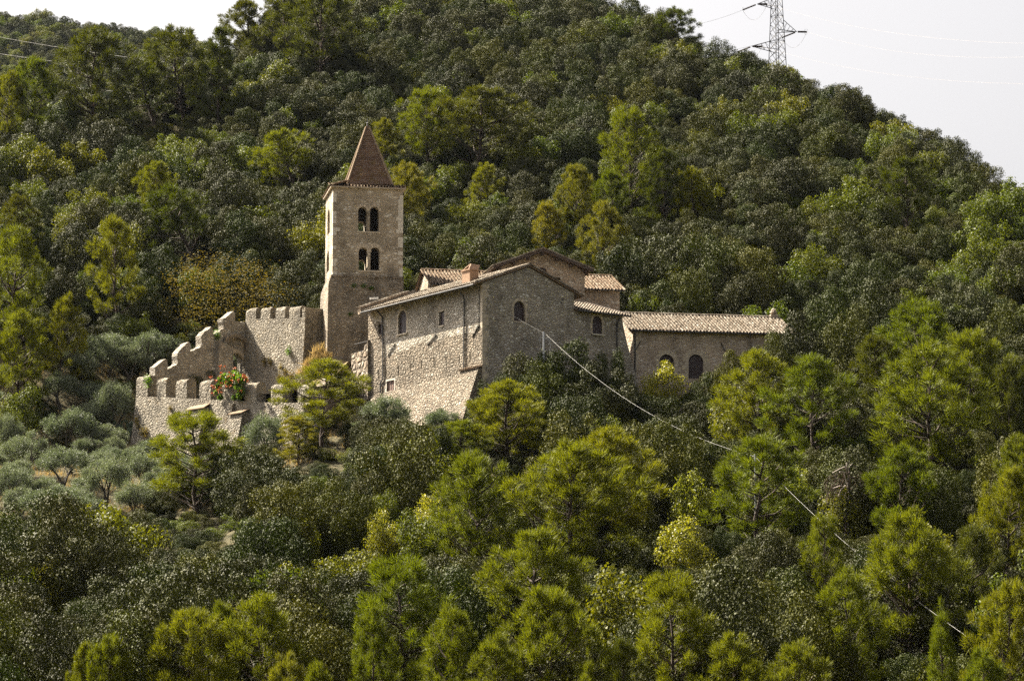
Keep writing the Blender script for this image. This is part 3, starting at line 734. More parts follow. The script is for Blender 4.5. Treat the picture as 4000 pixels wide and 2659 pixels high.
# flat coping stones along the gable verge
mb = MB()
for sg in (0, 1):
    n = 16
    for i in range(n):
        t0, t1 = i / n, (i + .96) / n
        s0, s1 = (lerp(-OH, Lg / 2, t0), lerp(-OH, Lg / 2, t1)) if sg == 0 else (lerp(Lg + OH * .3, Lg / 2, t0), lerp(Lg + OH * .3, Lg / 2, t1))
        j = rq.uniform(-.012, .02)
        f = lambda s: zpk + .14 - abs(s - Lg / 2) * tanp + j
        wHG.slab(mb, [(s0, f(s0)), (s1, f(s1)), (s1, f(s1) + .1), (s0, f(s0) + .1)], (), .42, .2 + rq.uniform(-.02, .02))
mb.part('verge', M['tile'], house, roofs[0])
# far verge parapet, capped with tiles
wb2 = W(off2(C0, dl, Lw + .02), dg, dl)
mb = MB()
f = lambda s: zpk + .42 - abs(s - Lg / 2) * tanp
wb2.slab(mb, [(-OH - .1, f(-OH - .1) - .5), (Lg / 2, f(Lg / 2) - .5), (Lg / 2, f(Lg / 2)), (-OH - .1, f(-OH - .1))], (), .5, .45); pp = mb.part('parapet', M['church'], house, roofs[0])
tile_roof(house, wb2.pt(-OH - .15, f(-OH - .15) + .02, -.12), Vector((*dl, 0)), Vector((dg[0], dg[1], tanp)), .66, Lg * .5 * math.sqrt(1 + tanp ** 2) + .3, 'parapet_tiles', M['tile'], 27, .3, under_t=.04, top=roofs[0])
# chimney
q = wHL.hit(1837, 1120); chs = plan_u(off2(C0, dg, 1.4), dl, 1837, 44); chb = off2(off2(C0, dg, 1.4), dl, chs)
zc0 = zpk - (Lg / 2 - 1.4) * tanp; chx = Vector((*chb, 0)); e3h, b3h = Vector((*dg, 0)), Vector((*dl, 0))
ztc = at(1837, 1060, chb[1]).z
mb = MB(); mb.box(chx - e3h * .42 - b3h * .55 + Vector((0, 0, zc0 - .3)), e3h * .84, b3h * 1.1, Vector((0, 0, ztc - zc0 + .3))); ch = mb.part('chimney', M['brick'], house, roofs[0])
mb = MB(); mb.box(chx - e3h * .5 - b3h * .64 + Vector((0, 0, ztc + .002)), e3h * 1.0, b3h * 1.28, Vector((0, 0, .09)))
for sg in (-1, 1):
    a = chx + b3h * (sg * .42) + Vector((0, 0, ztc + .1)); r_ = Vector((0, 0, .5))
    mb.prism([a - e3h * .45 - b3h * .05, a - e3h * .45 + b3h * .05, a + r_ + b3h * (.05 - sg * .36), a + r_ - b3h * (.05 + sg * .36)], e3h * .9)
mb.part('chimney_cap', M['brick'], house, roofs[0])
# left wall fittings
panel(wHL, box4(hl['shut']), house, M['shut'])
panel(wHL, arch(hl['arch']), house, M['shut']); surround(wHL, hl['arch'], house, .16, M['dressed'], off=.02); sill(wHL, hl['arch'], house)
panel(wHL, box4(hl['rect']), house, M['shut']); surround(wHL, hl['rect'], house, .1, M['dressed'], arched=False, jambs=False); sill(wHL, hl['rect'], house, ext=.05, d=.05)
panel(wHL, box4(hl['low']), house, M['shut2'], off=-.08); surround(wHL, hl['low'], house, .16, M['pale'], arched=False)
mb = MB(); wHL.slab(mb, [(0.6, zbt + 1), (Lw, zbt + 1), (Lw, zew - .3), (.6, zew - .3)], (), .05, -.6); mb.part('shade_backing', M['dark'], house)  # added dark sheet paints the shade behind the wall slits
panel(wHG, arch(rg1), house, M['shut'], off=-.2); surround(wHG, rg1, house, .24, M['dressed'], off=.03); sill(wHG, rg1, house, ext=.05, d=.05)
def z3(x, y): return 1350 + x / 1.96, 900 + y / 1.96
for (x0, y0, x1, y1) in ((325, 962, 381, 866), (630, 878, 697, 796), (975, 814, 1028, 724)):
    s0, za = wHL.hit(*z3(x0, y0)); s1, zb_ = wHL.hit(*z3(x1, y1))
    mb = MB(); mb.tube([wHL.pt(s0, za, .05), wHL.pt(s1, zb_, .05)], .045, 5); mb.part('tie_bar', M['iron'], house)
def run(wall, pts, root, r=.06, off=.1, zf=z3, name='downpipe'):
    o3 = [wall.pt(*wall.hit(*zf(*p), off), o) for p, o in ((p[:2], (p[2] if len(p) > 2 else off)) for p in pts)] if False else [wall.pt(*wall.hit(*zf(p[0], p[1]), off=(p[2] if len(p) > 2 else off)), off=(p[2] if len(p) > 2 else off)) for p in pts]
    return pipe(root, o3, r, name)
run(wHL, [(240, 612, .5), (262, 640, .45), (281, 662, .1), (285, 900), (285, 1140), (268, 1158), (268, 1245)], house)
run(wHL, [(878, 478, .5), (898, 500, .4), (908, 522, .1), (906, 800), (905, 1078)], house)
mb = MB(); gu = [wHL.pt(s, ze_edge - .03, OH + .06) for s in (-.1, Lw * .5, Lw + .1)]; mb.tube(gu, .075, 6); mb.part('gutter', M['iron'], house)
# battered base
s_l, zl = wHL.hit(*z3(1045, 1042)); zl = wHL.z(*z3(910, 1080)); s_b = wHL.hit(*z3(903, 1090))[0]
mb = MB()
def scarp(s0, s1, zt0, zt1, o0, o1, slope, zb_):
    n = max(1, int((s1 - s0) / .8)); 
    for i in range(n):
        a, b = lerp(s0, s1, i / n), lerp(s0, s1, (i + 1) / n); za, zc_ = lerp(zt0, zt1, i / n), lerp(zt0, zt1, (i + 1) / n); oa, ob = lerp(o0, o1, i / n), lerp(o0, o1, (i + 1) / n)
        mb.hexa((wHL.pt(a, zb_, oa + (za - zb_) * slope), wHL.pt(b, zb_, ob + (zc_ - zb_) * slope), wHL.pt(b, zb_, -.3), wHL.pt(a, zb_, -.3), wHL.pt(a, za, oa), wHL.pt(b, zc_, ob), wHL.pt(b, zc_, -.3), wHL.pt(a, za, -.3)))
scarp(0.02, s_b, zl, zl, .32, .30, .36, zbt)
zl2 = wHL.z(*z3(520, 1195))
scarp(s_b, Lw - .2, zl - .1, zl2, .02, .02, .30, zbt)
bs = mb.part('battered_base', M['base'], house)
tile_roof(house, wHL.pt(.0, zl + .02, .42), Vector((*dl, 0)), Vector((-nL[0], -nL[1], .35)), s_b, .5, 'ledge_tiles', M['tile_o'], 33, .25, under_t=.05, top=bs)
# sunlight painted in above the batter: separately toned band with a ragged top edge
mb = MB(); sx, zx = wHL.hit(*z3(560, 850)); ragt = []
pts_ = [wHL.hit(*z3(x, y)) for x, y in ((1052, 745), (980, 790), (880, 790), (760, 815), (650, 860), (560, 855), (480, 905), (380, 930), (300, 985), (285, 700), (205, 690), (175, 640))]
ragt = rag(pts_, rq, .07, .3)
wHL.slab(mb, [(ragt[-1][0], zbt + .5), (0.004, zbt + .5), (0.004, ragt[0][1])][::1] + ragt, [box4(grow(hl['low'], .0)), box4(grow(hl['shut'], .0))] + [box4(r) for r in slits], 0.012, 0.016)
mb.part('painted_sun_band', M['base'], house, hw_)

# terrace wall and railing between house and tower
q2 = wHL.pt(Lw, 0); wTe = W((q2.x, q2.y), dl, nL)
ter_top = [wTe.hit(*p) for p in ((1440, 1330), (1428, 1372), (1408, 1376), (1384, 1382))]
terw = thing('terrace_wall', (q2.x, q2.y, 32), 'rough crumbling terrace wall under the small railing, joining house and tower', 'wall')
mb = MB(); rr_ = random.Random(2); edge = rag([(0.0, ter_top[0][1])] + ter_top[1:] , rr_, .1, .25); e2 = rag([(edge[-1][0], edge[-1][1]), (edge[-1][0] + .25, 36.5), (edge[-1][0] - .2, 34), (edge[-1][0] + .1, 30)], rr_, .15, .5)
wTe.slab(mb, [(e2[-1][0], 28), (-.2, 28)] + edge + e2[1:], (), 1.4, .25); mb.part('wall', M['rock'], terw)
mb = MB()
for k in range(9):
    s = lerp(.4, 2.4, k / 8); zz = interp(s, [(a, b) for a, b in ter_top]) if False else ter_top[1][1] - .05
    mb.tube([wTe.pt(s, zz - .1, .0), wTe.pt(s, zz + .85, .0)], .02, 4)
for h in (.12, .85): mb.tube([wTe.pt(.3, ter_top[1][1] + h - .03, 0), wTe.pt(2.5, ter_top[1][1] + h - .03, 0)], .028, 4)
tag(mb.solo('iron_railing', M['iron'], tuple(wTe.pt(1.3, ter_top[1][1]))), 'small dark iron railing on the terrace beside the tower foot', 'railing')

# ================================================================== ANNEX (lean-to right of the gable)
annex = thing('lean_to_annex', tuple(wHG.pt(Lg, 33)), 'low shaded lean-to with one arched shutter between gabled house and long wing', 'house')
def z4(x, y): return 1850 + x / 2.6133, 900 + y / 2.6133
za_e = (wHG.hit(*z4(1060, 800), .4)[1] + wHG.hit(*z4(1500, 872), .4)[1]) / 2
ar = wHG.rect(*z4(1212, 873), *z4(1313, 1060)); tA = .30
mb = MB(); wHG.slab(mb, [(Lg + .004, zbt), (La, zbt), (La, za_e + .1), (Lg + .004, za_e + .1)], [arch(ar)], .5, .0); mb.part('wall', M['house'], annex)
wAr = W(off2(C0, dg, La), dl, dg); mb = MB(); wAr.slab(mb, [(.51, zbt), (6, zbt), (6, za_e + .1 + 6 * tA), (.51, za_e + .1 + .5 * tA)], (), .5); mb.part('end_wall', M['house'], annex)
panel(wHG, arch(ar), annex, M['shut'], off=-.18); surround(wHG, ar, annex, .17, M['dressed'], off=.02); sill(wHG, ar, annex, M['pale'], d=.2, ext=.14, h=.09)
ra = tile_roof(annex, wHG.pt(Lg + .02, za_e, .42), Vector((*dg, 0)), Vector((dl[0], dl[1], tA)), La - Lg + .42, 6.3, 'roof', M['tile'], 41)
mb = MB(); mb.box(wHG.pt(La + .42, za_e - .12, .45), Vector((*dg, 0)) * .12, Vector((dl[0], dl[1], tA)) * 6.2, Vector((0, 0, .28))); mb.part('barge_board', M['wood'], annex, ra)
mb = MB(); mb.tube([wHG.pt(Lg + .05, za_e - .04, .48), wHG.pt(La + .4, za_e - .04, .48)], .07, 6); mb.part('gutter', M['iron'], annex)
run(wHG, [(1500, 893, .45), (1480, 915, .3), (1465, 945, .1), (1464, 1200), (1462, 1560)], annex, .06, .1, z4)
mb = MB(); zb1 = wHG.z(*z4(1490, 905)); zb2 = wHG.z(*z4(1640, 1530))
mb.prism([wHG.pt(La - .02, zb1, -.05), wHG.pt(La + .5, zb1 - 1.9, -.05), wHG.pt(La + 1.5, zb2, -.05), wHG.pt(La + 2.4, zbt, -.05), wHG.pt(La - .02, zbt, -.05)], Vector((*dl, 0)) * 1.2); mb.part('buttress', M['house'], annex)

# ================================================================== CHURCH
a11 = math.radians(11); eC = rot2(a11); bC = (-eC[1], eC[0]); nC = (-bC[0], -bC[1])
q = at(1946, 1100, 266.3); N0 = (q.x, q.y); wN = W(N0, eC, nC)
Ln = plan_u(N0, eC, 2284, 46)
zpn = wN.hit(2118, 973, .7)[1]; zen = wN.hit(2307, 1053, .7)[1]
tanN = (zpn - zen) / (Ln / 2 + .55)
church = thing('church', (*N0, 38), 'stone church nave behind the house, its tiled gable rising above the grey gable', 'church')
mb = MB(); s1, z1 = wN.hit(2118, 1058); rd = .42
lun = [(s1 + rd * math.cos(math.pi * i / 8), z1 - .1 + rd * math.sin(math.pi * i / 8)) for i in range(9)] + [(s1 - rd, z1 - .55), (s1 + rd, z1 - .55)]
s2, z2_ = wN.hit(2178, 1096); rd2 = .34
lun2 = [(s2 + rd2 * math.cos(math.pi * i / 8), z2_ - .05 + rd2 * math.sin(math.pi * i / 8)) for i in range(9)] + [(s2 - rd2, z2_ - .6), (s2 + rd2, z2_ - .6)]
vn = lambda s: zpn - .16 - abs(s - Ln / 2) * tanN
wN.slab(mb, [(0, 36), (Ln, 36), (Ln, vn(Ln)), (Ln / 2, vn(Ln / 2)), (0, vn(0))], [lun, lun2], .6); mb.part('facade', M['church'], church)
panel(wN, lun, church, M['shut'], 'window_pane', -.2, .05, planks=False); panel(wN, lun2, church, M['shut'], 'window_pane', -.2, .05, planks=False)
mb = MB(); wnl = W(N0, bC, (-eC[0], -eC[1])); wnl.slab(mb, [(.61, 36), (20, 36), (20, vn(0)), (.61, vn(0))], (), .6)
wnr = W(off2(N0, eC, Ln), bC, eC); wnr.slab(mb, [(.61, 36), (20, 36), (20, vn(0)), (.61, vn(0))], (), .6)
wnb = W(off2(N0, bC, 20.01), eC, bC); wnb.slab(mb, [(0, 36), (Ln, 36), (Ln, vn(Ln)), (Ln / 2, vn(Ln / 2)), (0, vn(0))], (), .5); mb.part('side_wall', M['church'], church)
rn = gable_roof(church, N0, eC, bC, Ln, 20, zpn, tanN, .55, .75, .3, 51)
mb = MB(); 
for k in range(7):
    s = lerp(.02, Ln - .02, k / 6); zz = vn(s) - .1
    mb = MB(); wN.slab(mb, [(s - .1, zz - .17), (s + .1, zz - .17), (s + .1, zz + .06), (s - .1, zz + .06)], (), .8, .66); mb.part('purlin', M['wood'], church, rn[0])
for sg in (0, 1):
    mb = MB(); f = lambda s: zpn - abs(s - Ln / 2) * tanN
    a, b = (-.58, Ln / 2) if sg == 0 else (Ln / 2, Ln + .58)
    wN.slab(mb, [(a, f(a) - .2), (b, f(b) - .2), (b, f(b) + .02), (a, f(a) + .02)], (), .07, .80); mb.part('barge_board', M['wood'], church, rn[0])
mb = MB()
for sg in (0, 1):
    n = 20
    for i in range(n):
        a, b = lerp(-.6, Ln / 2, i / n), lerp(-.6, Ln / 2, (i + .97) / n)
        if sg: a, b = Ln - a, Ln - b
        j = rq.uniform(0, .03)
        wN.slab(mb, [(a, f(a) + .05 + j), (b, f(b) + .05 + j), (b, f(b) + .15 + j), (a, f(a) + .15 + j)], (), .3, .82)
mb.part('verge_tiles', M['tile'], church, rn[0])
# transept
q = at(1692, 1120, 271.6); X0 = (q.x, q.y); wX = W(X0, eC, nC); Lx = plan_u(X0, eC, 2421, 45)
zxe = (wX.hit(1690, 1107, .35)[1] + wX.hit(2440, 1134, .35)[1]) / 2; tX = .40; hx = 4.8
transept = thing('transept', (*X0, 38), 'low tiled church transept, its roof showing on both sides of the nave gable', 'church')
mb = MB(); wX.slab(mb, [(0, 36), (Lx, 36), (Lx, zxe + .08), (0, zxe + .08)], (), .6); mb.part('wall', M['church'], transept)
for s_, nn in ((0, -1), (Lx, 1)):
    we = W(off2(X0, eC, s_), bC, (eC[0] * nn, eC[1] * nn)); mb = MB()
    we.slab(mb, [(.61, 36), (2 * hx, 36), (2 * hx, zxe), (hx, zxe + hx * tX - .05), (.61, zxe + .61 * tX - .05)], (), .5); mb.part('end_wall', M['church'], transept)
e3c, b3c = Vector((*eC, 0)), Vector((*bC, 0))
tile_roof(transept, wX.pt(-.25, zxe, .35), e3c, b3c + Vector((0, 0, tX)), Lx + .65, (hx + .35) * math.sqrt(1 + tX * tX), 'roof', M['tile_o'], 61, .29, ridge=True)
tile_roof(transept, wX.pt(-.25, zxe, -2 * hx - .35), e3c, -b3c + Vector((0, 0, tX)), Lx + .65, (hx + .33) * math.sqrt(1 + tX * tX), 'roof', M['tile_o'], 62, .29)
mb = MB(); mb.tube([wX.pt(-.2, zxe - .05, .4), wX.pt(Lx + .35, zxe - .05, .4)], .06, 6); mb.part('gutter', M['iron'], transept)

# ================================================================== LONG WING
q = at(2472, 1400, 259.3); V0 = (q.x, q.y); wV = W(V0, eT, nTf); Lv = plan_u(V0, eT, 3095, 42)
zve = (wV.hit(2460, 1287, .4)[1] + wV.hit(2950, 1302, .4)[1]) / 2; tV = .40; hv = 5.2
wing = thing('long_wing', (*V0, 33), 'long low wing with a weathered barrel-tile roof and two round-arched openings', 'house')
def z5(x, y): return 2300 + x / 2.6133, 1000 + y / 2.6133
w1 = wV.rect(*z5(720, 1002), *z5(870, 1230)); w2 = wV.rect(*z5(1018, 1002), *z5(1170, 1250))
mb = MB(); wV.slab(mb, [(0, zbt), (Lv, zbt), (Lv, zve + .1), (0, zve + .1)], [arch(w1), arch(w2)], .6); mb.part('front_wall', M['wing'], wing)
for s_, nn in ((0, -1), (Lv, 1)):
    we = W(off2(V0, eT, s_), bT, (eT[0] * nn, eT[1] * nn)); mb = MB()
    we.slab(mb, [(.61, zbt), (2 * hv, zbt), (2 * hv, zve), (hv, zve + hv * tV - .05), (.61, zve + .61 * tV - .03)], (), .6)
    mb.part('end_wall', M['church'], wing)
mq = MB(); z = zbt + .5
while z < zve - .3:
    h = rq.uniform(.3, .45); L = rq.choice((.3, .42, .5)); mq = MB(); wV.slab(mq, [(-.01, z), (L, z), (L, z + h), (-.01, z + h)], (), .3, .015 + rq.uniform(0, .02)); mq.part('quoin', M['dressed'], wing); z += h + .015
e3t, b3t = Vector((*eT, 0)), Vector((*bT, 0))
rv = tile_roof(wing, wV.pt(-.35, zve, .42), e3t, b3t + Vector((0, 0, tV)), Lv + .6, (hv + .42) * math.sqrt(1 + tV * tV), 'roof', M['tile'], 71, .28, ridge=True)
tile_roof(wing, wV.pt(-.35, zve, -2 * hv - .42), e3t, -b3t + Vector((0, 0, tV)), Lv + .6, (hv + .4) * math.sqrt(1 + tV * tV), 'roof', M['tile'], 72, .28)
for r in (w1, w2):
    panel(wV, arch(r), wing, M['shut'], off=-.22); surround(wV, r, wing, .42, M['dressed'], off=.03)
mb = MB(); mb.tube([wV.pt(-.3, zve - .05, .48), wV.pt(Lv + .2, zve - .05, .48)], .07, 6); mb.part('gutter', M['iron'], wing)
run(wV, [(480, 748, .42), (474, 765, .2), (472, 800, .1), (472, 1000), (470, 1260)], wing, .06, .1, z5)
for (x0, y0, x1, y1) in ((487, 950, 526, 868), (1348, 886, 1386, 968)):
    mb = MB(); mb.tube([wV.pt(*wV.hit(*z5(x0, y0)), .05), wV.pt(*wV.hit(*z5(x1, y1)), .05)], .04, 5); mb.part('tie_bar', M['iron'], wing)
q = wV.pt(Lv - .2, zve + hv * tV, -hv)
mb = MB(); mb.box(q - e3t * .3 - b3t * .3 - Vector((0, 0, .3)), e3t * .6, b3t * .6, Vector((0, 0, .75))); mb.tube([q + Vector((0, 0, .46)), q + Vector((0, 0, .6)), q + Vector((0, 0, .85)), q + Vector((0, 0, 1.0))], [.2, .3, .2, .03], 8); mb.part('stone_finial', M['church'], wing, rv)

dR = Vector((wTe.pt(3.5, 0, .2) - Epl)); LR = Vector((dR.x, dR.y, 0)).length; dR = (dR.x / LR, dR.y / LR)
wRt = W((Epl.x, Epl.y), dR, (dR[1], -dR[0])); mb = MB()
wRt.slab(mb, [(0, 28), (LR, 28)] + rag([(LR, 39.2), (LR * .5, 37.2), (0, zsill(tE) - .2)], rg, .06, .4), (), .8); mb.part('return_wall', M['rock'], lower)
# court floor and the bank at the tower foot
fl = MB()
cen = Vector((-19.5, 266, 36.4))
te = wTe.pt(3.4, 39.8)
ringp = [Vector((*off2(L0, pW, .5), 36.2)), Vector((*off2(L0, pW, 6), 36.6)), Vector((*G, 37.6)), Vector((*U1, 37.6)), Vector((*off2(U1, pW, 1.5), 39.6)), Vector((*off2(off2(T0, eT, -.6), nTf, .5), zG + .9)), Vector((*off2(off2(T0, eT, 2), nTf, 1.0), zG + .3)), te, wRt.pt(LR * .5, 36.9, -.3), wLo.pt(tE, 35.8, -.6), wLo.pt(tE * .6, 36.0, -.6), wLo.pt(tE * .3, 36.0, -.6)]
for a, b in zip(ringp, ringp[1:] + ringp[:1]): fl.poly((cen, b, a))
o = fl.solo('court', M['court']); o['kind'] = 'structure'

# ================================================================== TREE MODELS
def tri_mesh(name, V, nper, mat, extra=None):
    """V: (N*nper, 3) vertex array, one face per nper vertices"""
    m = bpy.data.meshes.new(name); n = len(V) // nper
    m.vertices.add(len(V)); m.vertices.foreach_set('co', V.astype(np.float32).ravel())
    m.loops.add(len(V)); m.loops.foreach_set('vertex_index', np.arange(len(V), dtype=np.int32))
    m.polygons.add(n); m.polygons.foreach_set('loop_start', np.arange(0, len(V), nper, dtype=np.int32))
    m.update(calc_edges=True); m.materials.append(mat); m.validate()
    return m
def unit(a): return a / np.maximum(np.linalg.norm(a, axis=1, keepdims=True), 1e-9)
def rhombs(c, nrm, rng, length, width):
    n = len(c); t = unit(np.cross(nrm, rng.normal(size=(n, 3)))); b = np.cross(nrm, t)
    L = (length * rng.uniform(.7, 1.3, n))[:, None]; Wd = (width * rng.uniform(.7, 1.3, n))[:, None]
    bend = nrm * (0.18 * L)
    return np.stack([c - t * L / 2 - bend, c + b * Wd / 2, c + t * L / 2 - bend, c - b * Wd / 2], 1).reshape(-1, 3)
def gen_oak(seed, R=2.0, H=3.9, nlobe=36, per=230, leaf=(.15, .10), loose=0.0, squash=1.0, gappy=0.15):
    rng = np.random.default_rng(seed)
    cz = H * 0.52; hz = H * 0.46
    lobes = []
    tops = rng.integers(2, 5); off = rng.normal(0, .22 * R, (tops, 2)); 
    for k in range(nlobe):
        z = rng.uniform(-0.85, 1.0); a = rng.uniform(0, 2 * math.pi); r = math.sqrt(max(0, 1 - z * z))
        f = rng.uniform(.66, 1.0) + (0.12 if z > .3 else 0) * rng.random()
        o = off[rng.integers(tops)]
        c = np.array([r * math.cos(a) * R * f * .86 + o[0] * .6, r * math.sin(a) * R * f * .86 + o[1] * .6, cz + z * hz * f * .92])
        lobes.append((c, R * rng.uniform(.16, .33)))
    lobes.append((np.array([0, 0, cz]), R * .42)); lobes.append((np.array([0, 0, cz * .6]), R * .4))
    LC = np.array([l[0] for l in lobes]); LR_ = np.array([l[1] for l in lobes]); out = []
    for i, (c, r) in enumerate(lobes):
        n = int(per * (r / (R * .3)) ** 1.6)
        d = unit(rng.normal(size=(n, 3)) + np.array([0, 0, .25])); rad = r * (rng.uniform(.55, 1.12 + loose, (n, 1)))
        p = c + d * rad * np.array([1, 1, .85 * squash])
        q = np.linalg.norm(p[:, None, :] - LC[None], axis=2) / LR_[None]; q[:, i] = 9
        keep = (q.min(1) > .62) & (rng.random(n) > gappy) & (p[:, 2] > .05)
        p, d = p[keep], d[keep]
        nm = unit(d * .8 + rng.normal(size=p.shape) * .5 + np.array([0, 0, .15]))
        out.append(rhombs(p, nm, rng, leaf[0], leaf[1]))
    return np.concatenate(out)
def gen_olive(seed, R=1.9, H=3.6):
    rng = np.random.default_rng(seed); lobes = []
    stems = MB()
    for k in range(int(rng.integers(2, 4))):
        a = rng.uniform(0, 6.28); p = [Vector((0, 0, -.6)), Vector((.15 * math.cos(a), .15 * math.sin(a), .5)), Vector((.5 * math.cos(a), .5 * math.sin(a), 1.2))]
        stems.tube(p, [.14, .11, .07], 5)
        for j in range(4):
            b = a + rng.uniform(-1, 1); e = p[2] + Vector((math.cos(b) * R * .5, math.sin(b) * R * .5, rng.uniform(.4, 1.5))); stems.tube([p[2], (p[2] + e) / 2 + Vector((0, 0, .1)), e], [.06, .04, .02], 4)
    out = []
    for k in range(34):
        z = rng.uniform(-.5, 1); a = rng.uniform(0, 6.28); r = math.sqrt(max(0, 1 - z * z)); f = rng.uniform(.5, .85)
        c = np.array([r * math.cos(a) * R * f, r * math.sin(a) * R * f, H * .58 + z * H * .36 * f]); rr = rng.uniform(.35, .62)
        n = 300; d = unit(rng.normal(size=(n, 3)) + np.array([0, 0, .35])); p = c + d * rr * rng.uniform(.25, 1.25, (n, 1))
        ax = unit(d * .6 + rng.normal(size=(n, 3)) * .4 + np.array([0, 0, .45])); sd = unit(np.cross(ax, rng.normal(size=(n, 3))))
        L = rng.uniform(.11, .24, (n, 1)); Wd = rng.uniform(.030, .055, (n, 1))
        out.append(np.stack([p - ax * L / 2, p + sd * Wd / 2, p + ax * L / 2, p - sd * Wd / 2], 1).reshape(-1, 3))
    return np.concatenate(out), stems
def gen_pine(seed, shape, H=8.0, R=2.6, dens=1.0):
    rng = np.random.default_rng(seed); wood = MB()
    cb = {'round': .34, 'cone': .12, 'umbrella': .50, 'open': .30, 'bush': .06}[shape]
    n = 9; tx = np.cumsum(rng.normal(0, .045 * H / n * 2.2, n)); ty = np.cumsum(rng.normal(0, .045 * H / n * 2.2, n)); tx -= tx[0]; ty -= ty[0]
    tp = [Vector((tx[i], ty[i], lerp(-1.2, H * .95, i / (n - 1)))) for i in range(n)]
    wood.tube(tp, [lerp(.19, .03, (i / (n - 1)) ** .8) for i in range(n)], 6)
    def trunk(z):
        t = max(0, min(.999, (z + 1.2) / (H * .95 + 1.2))) * (n - 1); i = int(t); return tp[i].lerp(tp[i + 1], t - i)
    def env(t):
        if shape == 'cone': return R * ((1 - t * .97) ** .62) * min(1, .5 + t * 3)
        if shape == 'umbrella': return R * math.sqrt(max(.02, 1 - (t * .96) ** 2.2))
        if shape == 'open': return R * (.55 + .45 * math.sin(math.pi * min(1, t * .95 + .05))) * (1 - .55 * t ** 3)
        if shape == 'bush': return R * math.sqrt(max(.03, 1 - t ** 2)) * (.7 + .3 * min(1, t * 4))
        return R * max(.12, math.sin(math.pi * min(.97, .14 + t * .82))) ** .75
    puffs = []; nb = int({'round': 78, 'cone': 80, 'umbrella': 64, 'open': 58, 'bush': 84}[shape])
    a0 = rng.uniform(0, 6.28); ph = rng.uniform(0, 6.28, 4)
    for k in range(nb):
        t = ((k + rng.uniform(0, 1)) / nb) ** (.9 if shape != 'cone' else 1.15); a = a0 + k * 2.39996 + rng.uniform(-.35, .35)
        lump = 1 + .22 * math.sin(2 * a + ph[0] + 4 * t) + .16 * math.sin(3 * a + ph[1] - 7 * t) + .12 * math.sin(5 * a + ph[2] + 11 * t)
        L = env(t) * lump * (rng.uniform(.78, 1.08) if rng.random() < .75 else rng.uniform(.4, .75))
        ztip = H * lerp(cb, .97, t) + rng.uniform(-.3, .3) - (0.18 * L if t < .3 else 0)
        rise = L * rng.uniform(.45, .95); st = trunk(max(.25 * H * cb + .3, min(ztip - rise, H * .9))); d = Vector((math.cos(a), math.sin(a), 0))
        tip = Vector((st.x + d.x * L, st.y + d.y * L, ztip)); mid = st.lerp(tip, .5) + Vector((rng.uniform(-.1, .1), rng.uniform(-.1, .1), -.10 * L))
        thick = k % 4 == 0
        wood.tube([st, st.lerp(mid, .55), mid, tip], [.085 * (1.15 - t) + .02, .06, .04, .012] if thick else [.035, .026, .018, .008], 4 if thick else 3)
        puffs.append((np.array(tip), rng.uniform(.34, .58)))
        if L > .8: puffs.append((np.array(mid.lerp(tip, rng.uniform(.35, .7)) + Vector((rng.uniform(-.3, .3), rng.uniform(-.3, .3), rng.uniform(.0, .4)))), rng.uniform(.28, .46)))
    for k in range(5): puffs.append((np.array(trunk(H * .93)) + rng.normal(0, .3, 3) + np.array([0, 0, .15]), rng.uniform(.28, .45)))
    if shape in ('round', 'open'):       # a few bare dead twigs low on the stem
        for k in range(9):
            a = rng.uniform(0, 6.28); z = H * rng.uniform(.1, cb + .12); st = trunk(z); L = rng.uniform(.5, 1.6)
            wood.tube([st, st + Vector((math.cos(a) * L, math.sin(a) * L, rng.uniform(-.1, .4)))], [.03, .008], 3)
    out = []
    for c, r in puffs:
        n = int(125 * dens * (r / .4) ** 1.6); d = unit(rng.normal(size=(n, 3)) + np.array([0, 0, .3]))
        o = c + d * (r * rng.uniform(.1, .8, (n, 1))) * np.array([1.05, 1.05, .95])
        rad_ = np.array([c[0], c[1], 0]) / max(.3, math.hypot(c[0], c[1]))
        ax = unit(d * .55 + rng.normal(size=(n, 3)) * .3 + np.array([0, 0, .5]) + rad_ * .35); sd = unit(np.cross(ax, rng.normal(size=(n, 3))))
        L = rng.uniform(.2, .4, (n, 1)); Wd = rng.uniform(.03, .055, (n, 1))
        out.append(np.stack([o - sd * Wd / 2, o + sd * Wd / 2, o + ax * L], 1).reshape(-1, 3))
    return np.concatenate(out), wood

PROTO = {}
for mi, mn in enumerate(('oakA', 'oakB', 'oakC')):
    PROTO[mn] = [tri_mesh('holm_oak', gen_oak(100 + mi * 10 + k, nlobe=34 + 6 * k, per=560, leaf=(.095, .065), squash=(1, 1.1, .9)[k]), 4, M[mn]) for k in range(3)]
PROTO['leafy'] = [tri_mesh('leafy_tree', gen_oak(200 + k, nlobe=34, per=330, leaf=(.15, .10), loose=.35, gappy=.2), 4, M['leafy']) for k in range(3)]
PROTO['yell'] = [tri_mesh('yellow_green_tree', gen_oak(230 + k, nlobe=32, per=300, leaf=(.15, .10), loose=.35, gappy=.2), 4, M['yell']) for k in range(2)]
PROTO['rust'] = [tri_mesh('rusty_tree', gen_oak(250, nlobe=80, per=190, leaf=(.07, .045), loose=.5, gappy=.3), 4, M['rust'])]
OL = []
for k in range(4):
    v_, st_ = gen_olive(300 + k); OL.append((tri_mesh('crown', v_, 4, M['olive']), st_.mesh('trunk', M['bark_o'])))
PINES = {}
for si, sh in enumerate(('round', 'cone', 'umbrella', 'open', 'bush')):
    L_ = []
    for k in range(3 if sh in ('round', 'open') else 2):
        v_, wd = gen_pine(400 + si * 20 + k, sh); wm = wd.mesh('trunk', M['bark'], (0, 0, 0), True)
        L_.append((v_, wm))
    PINES[sh] = L_
PM = {}
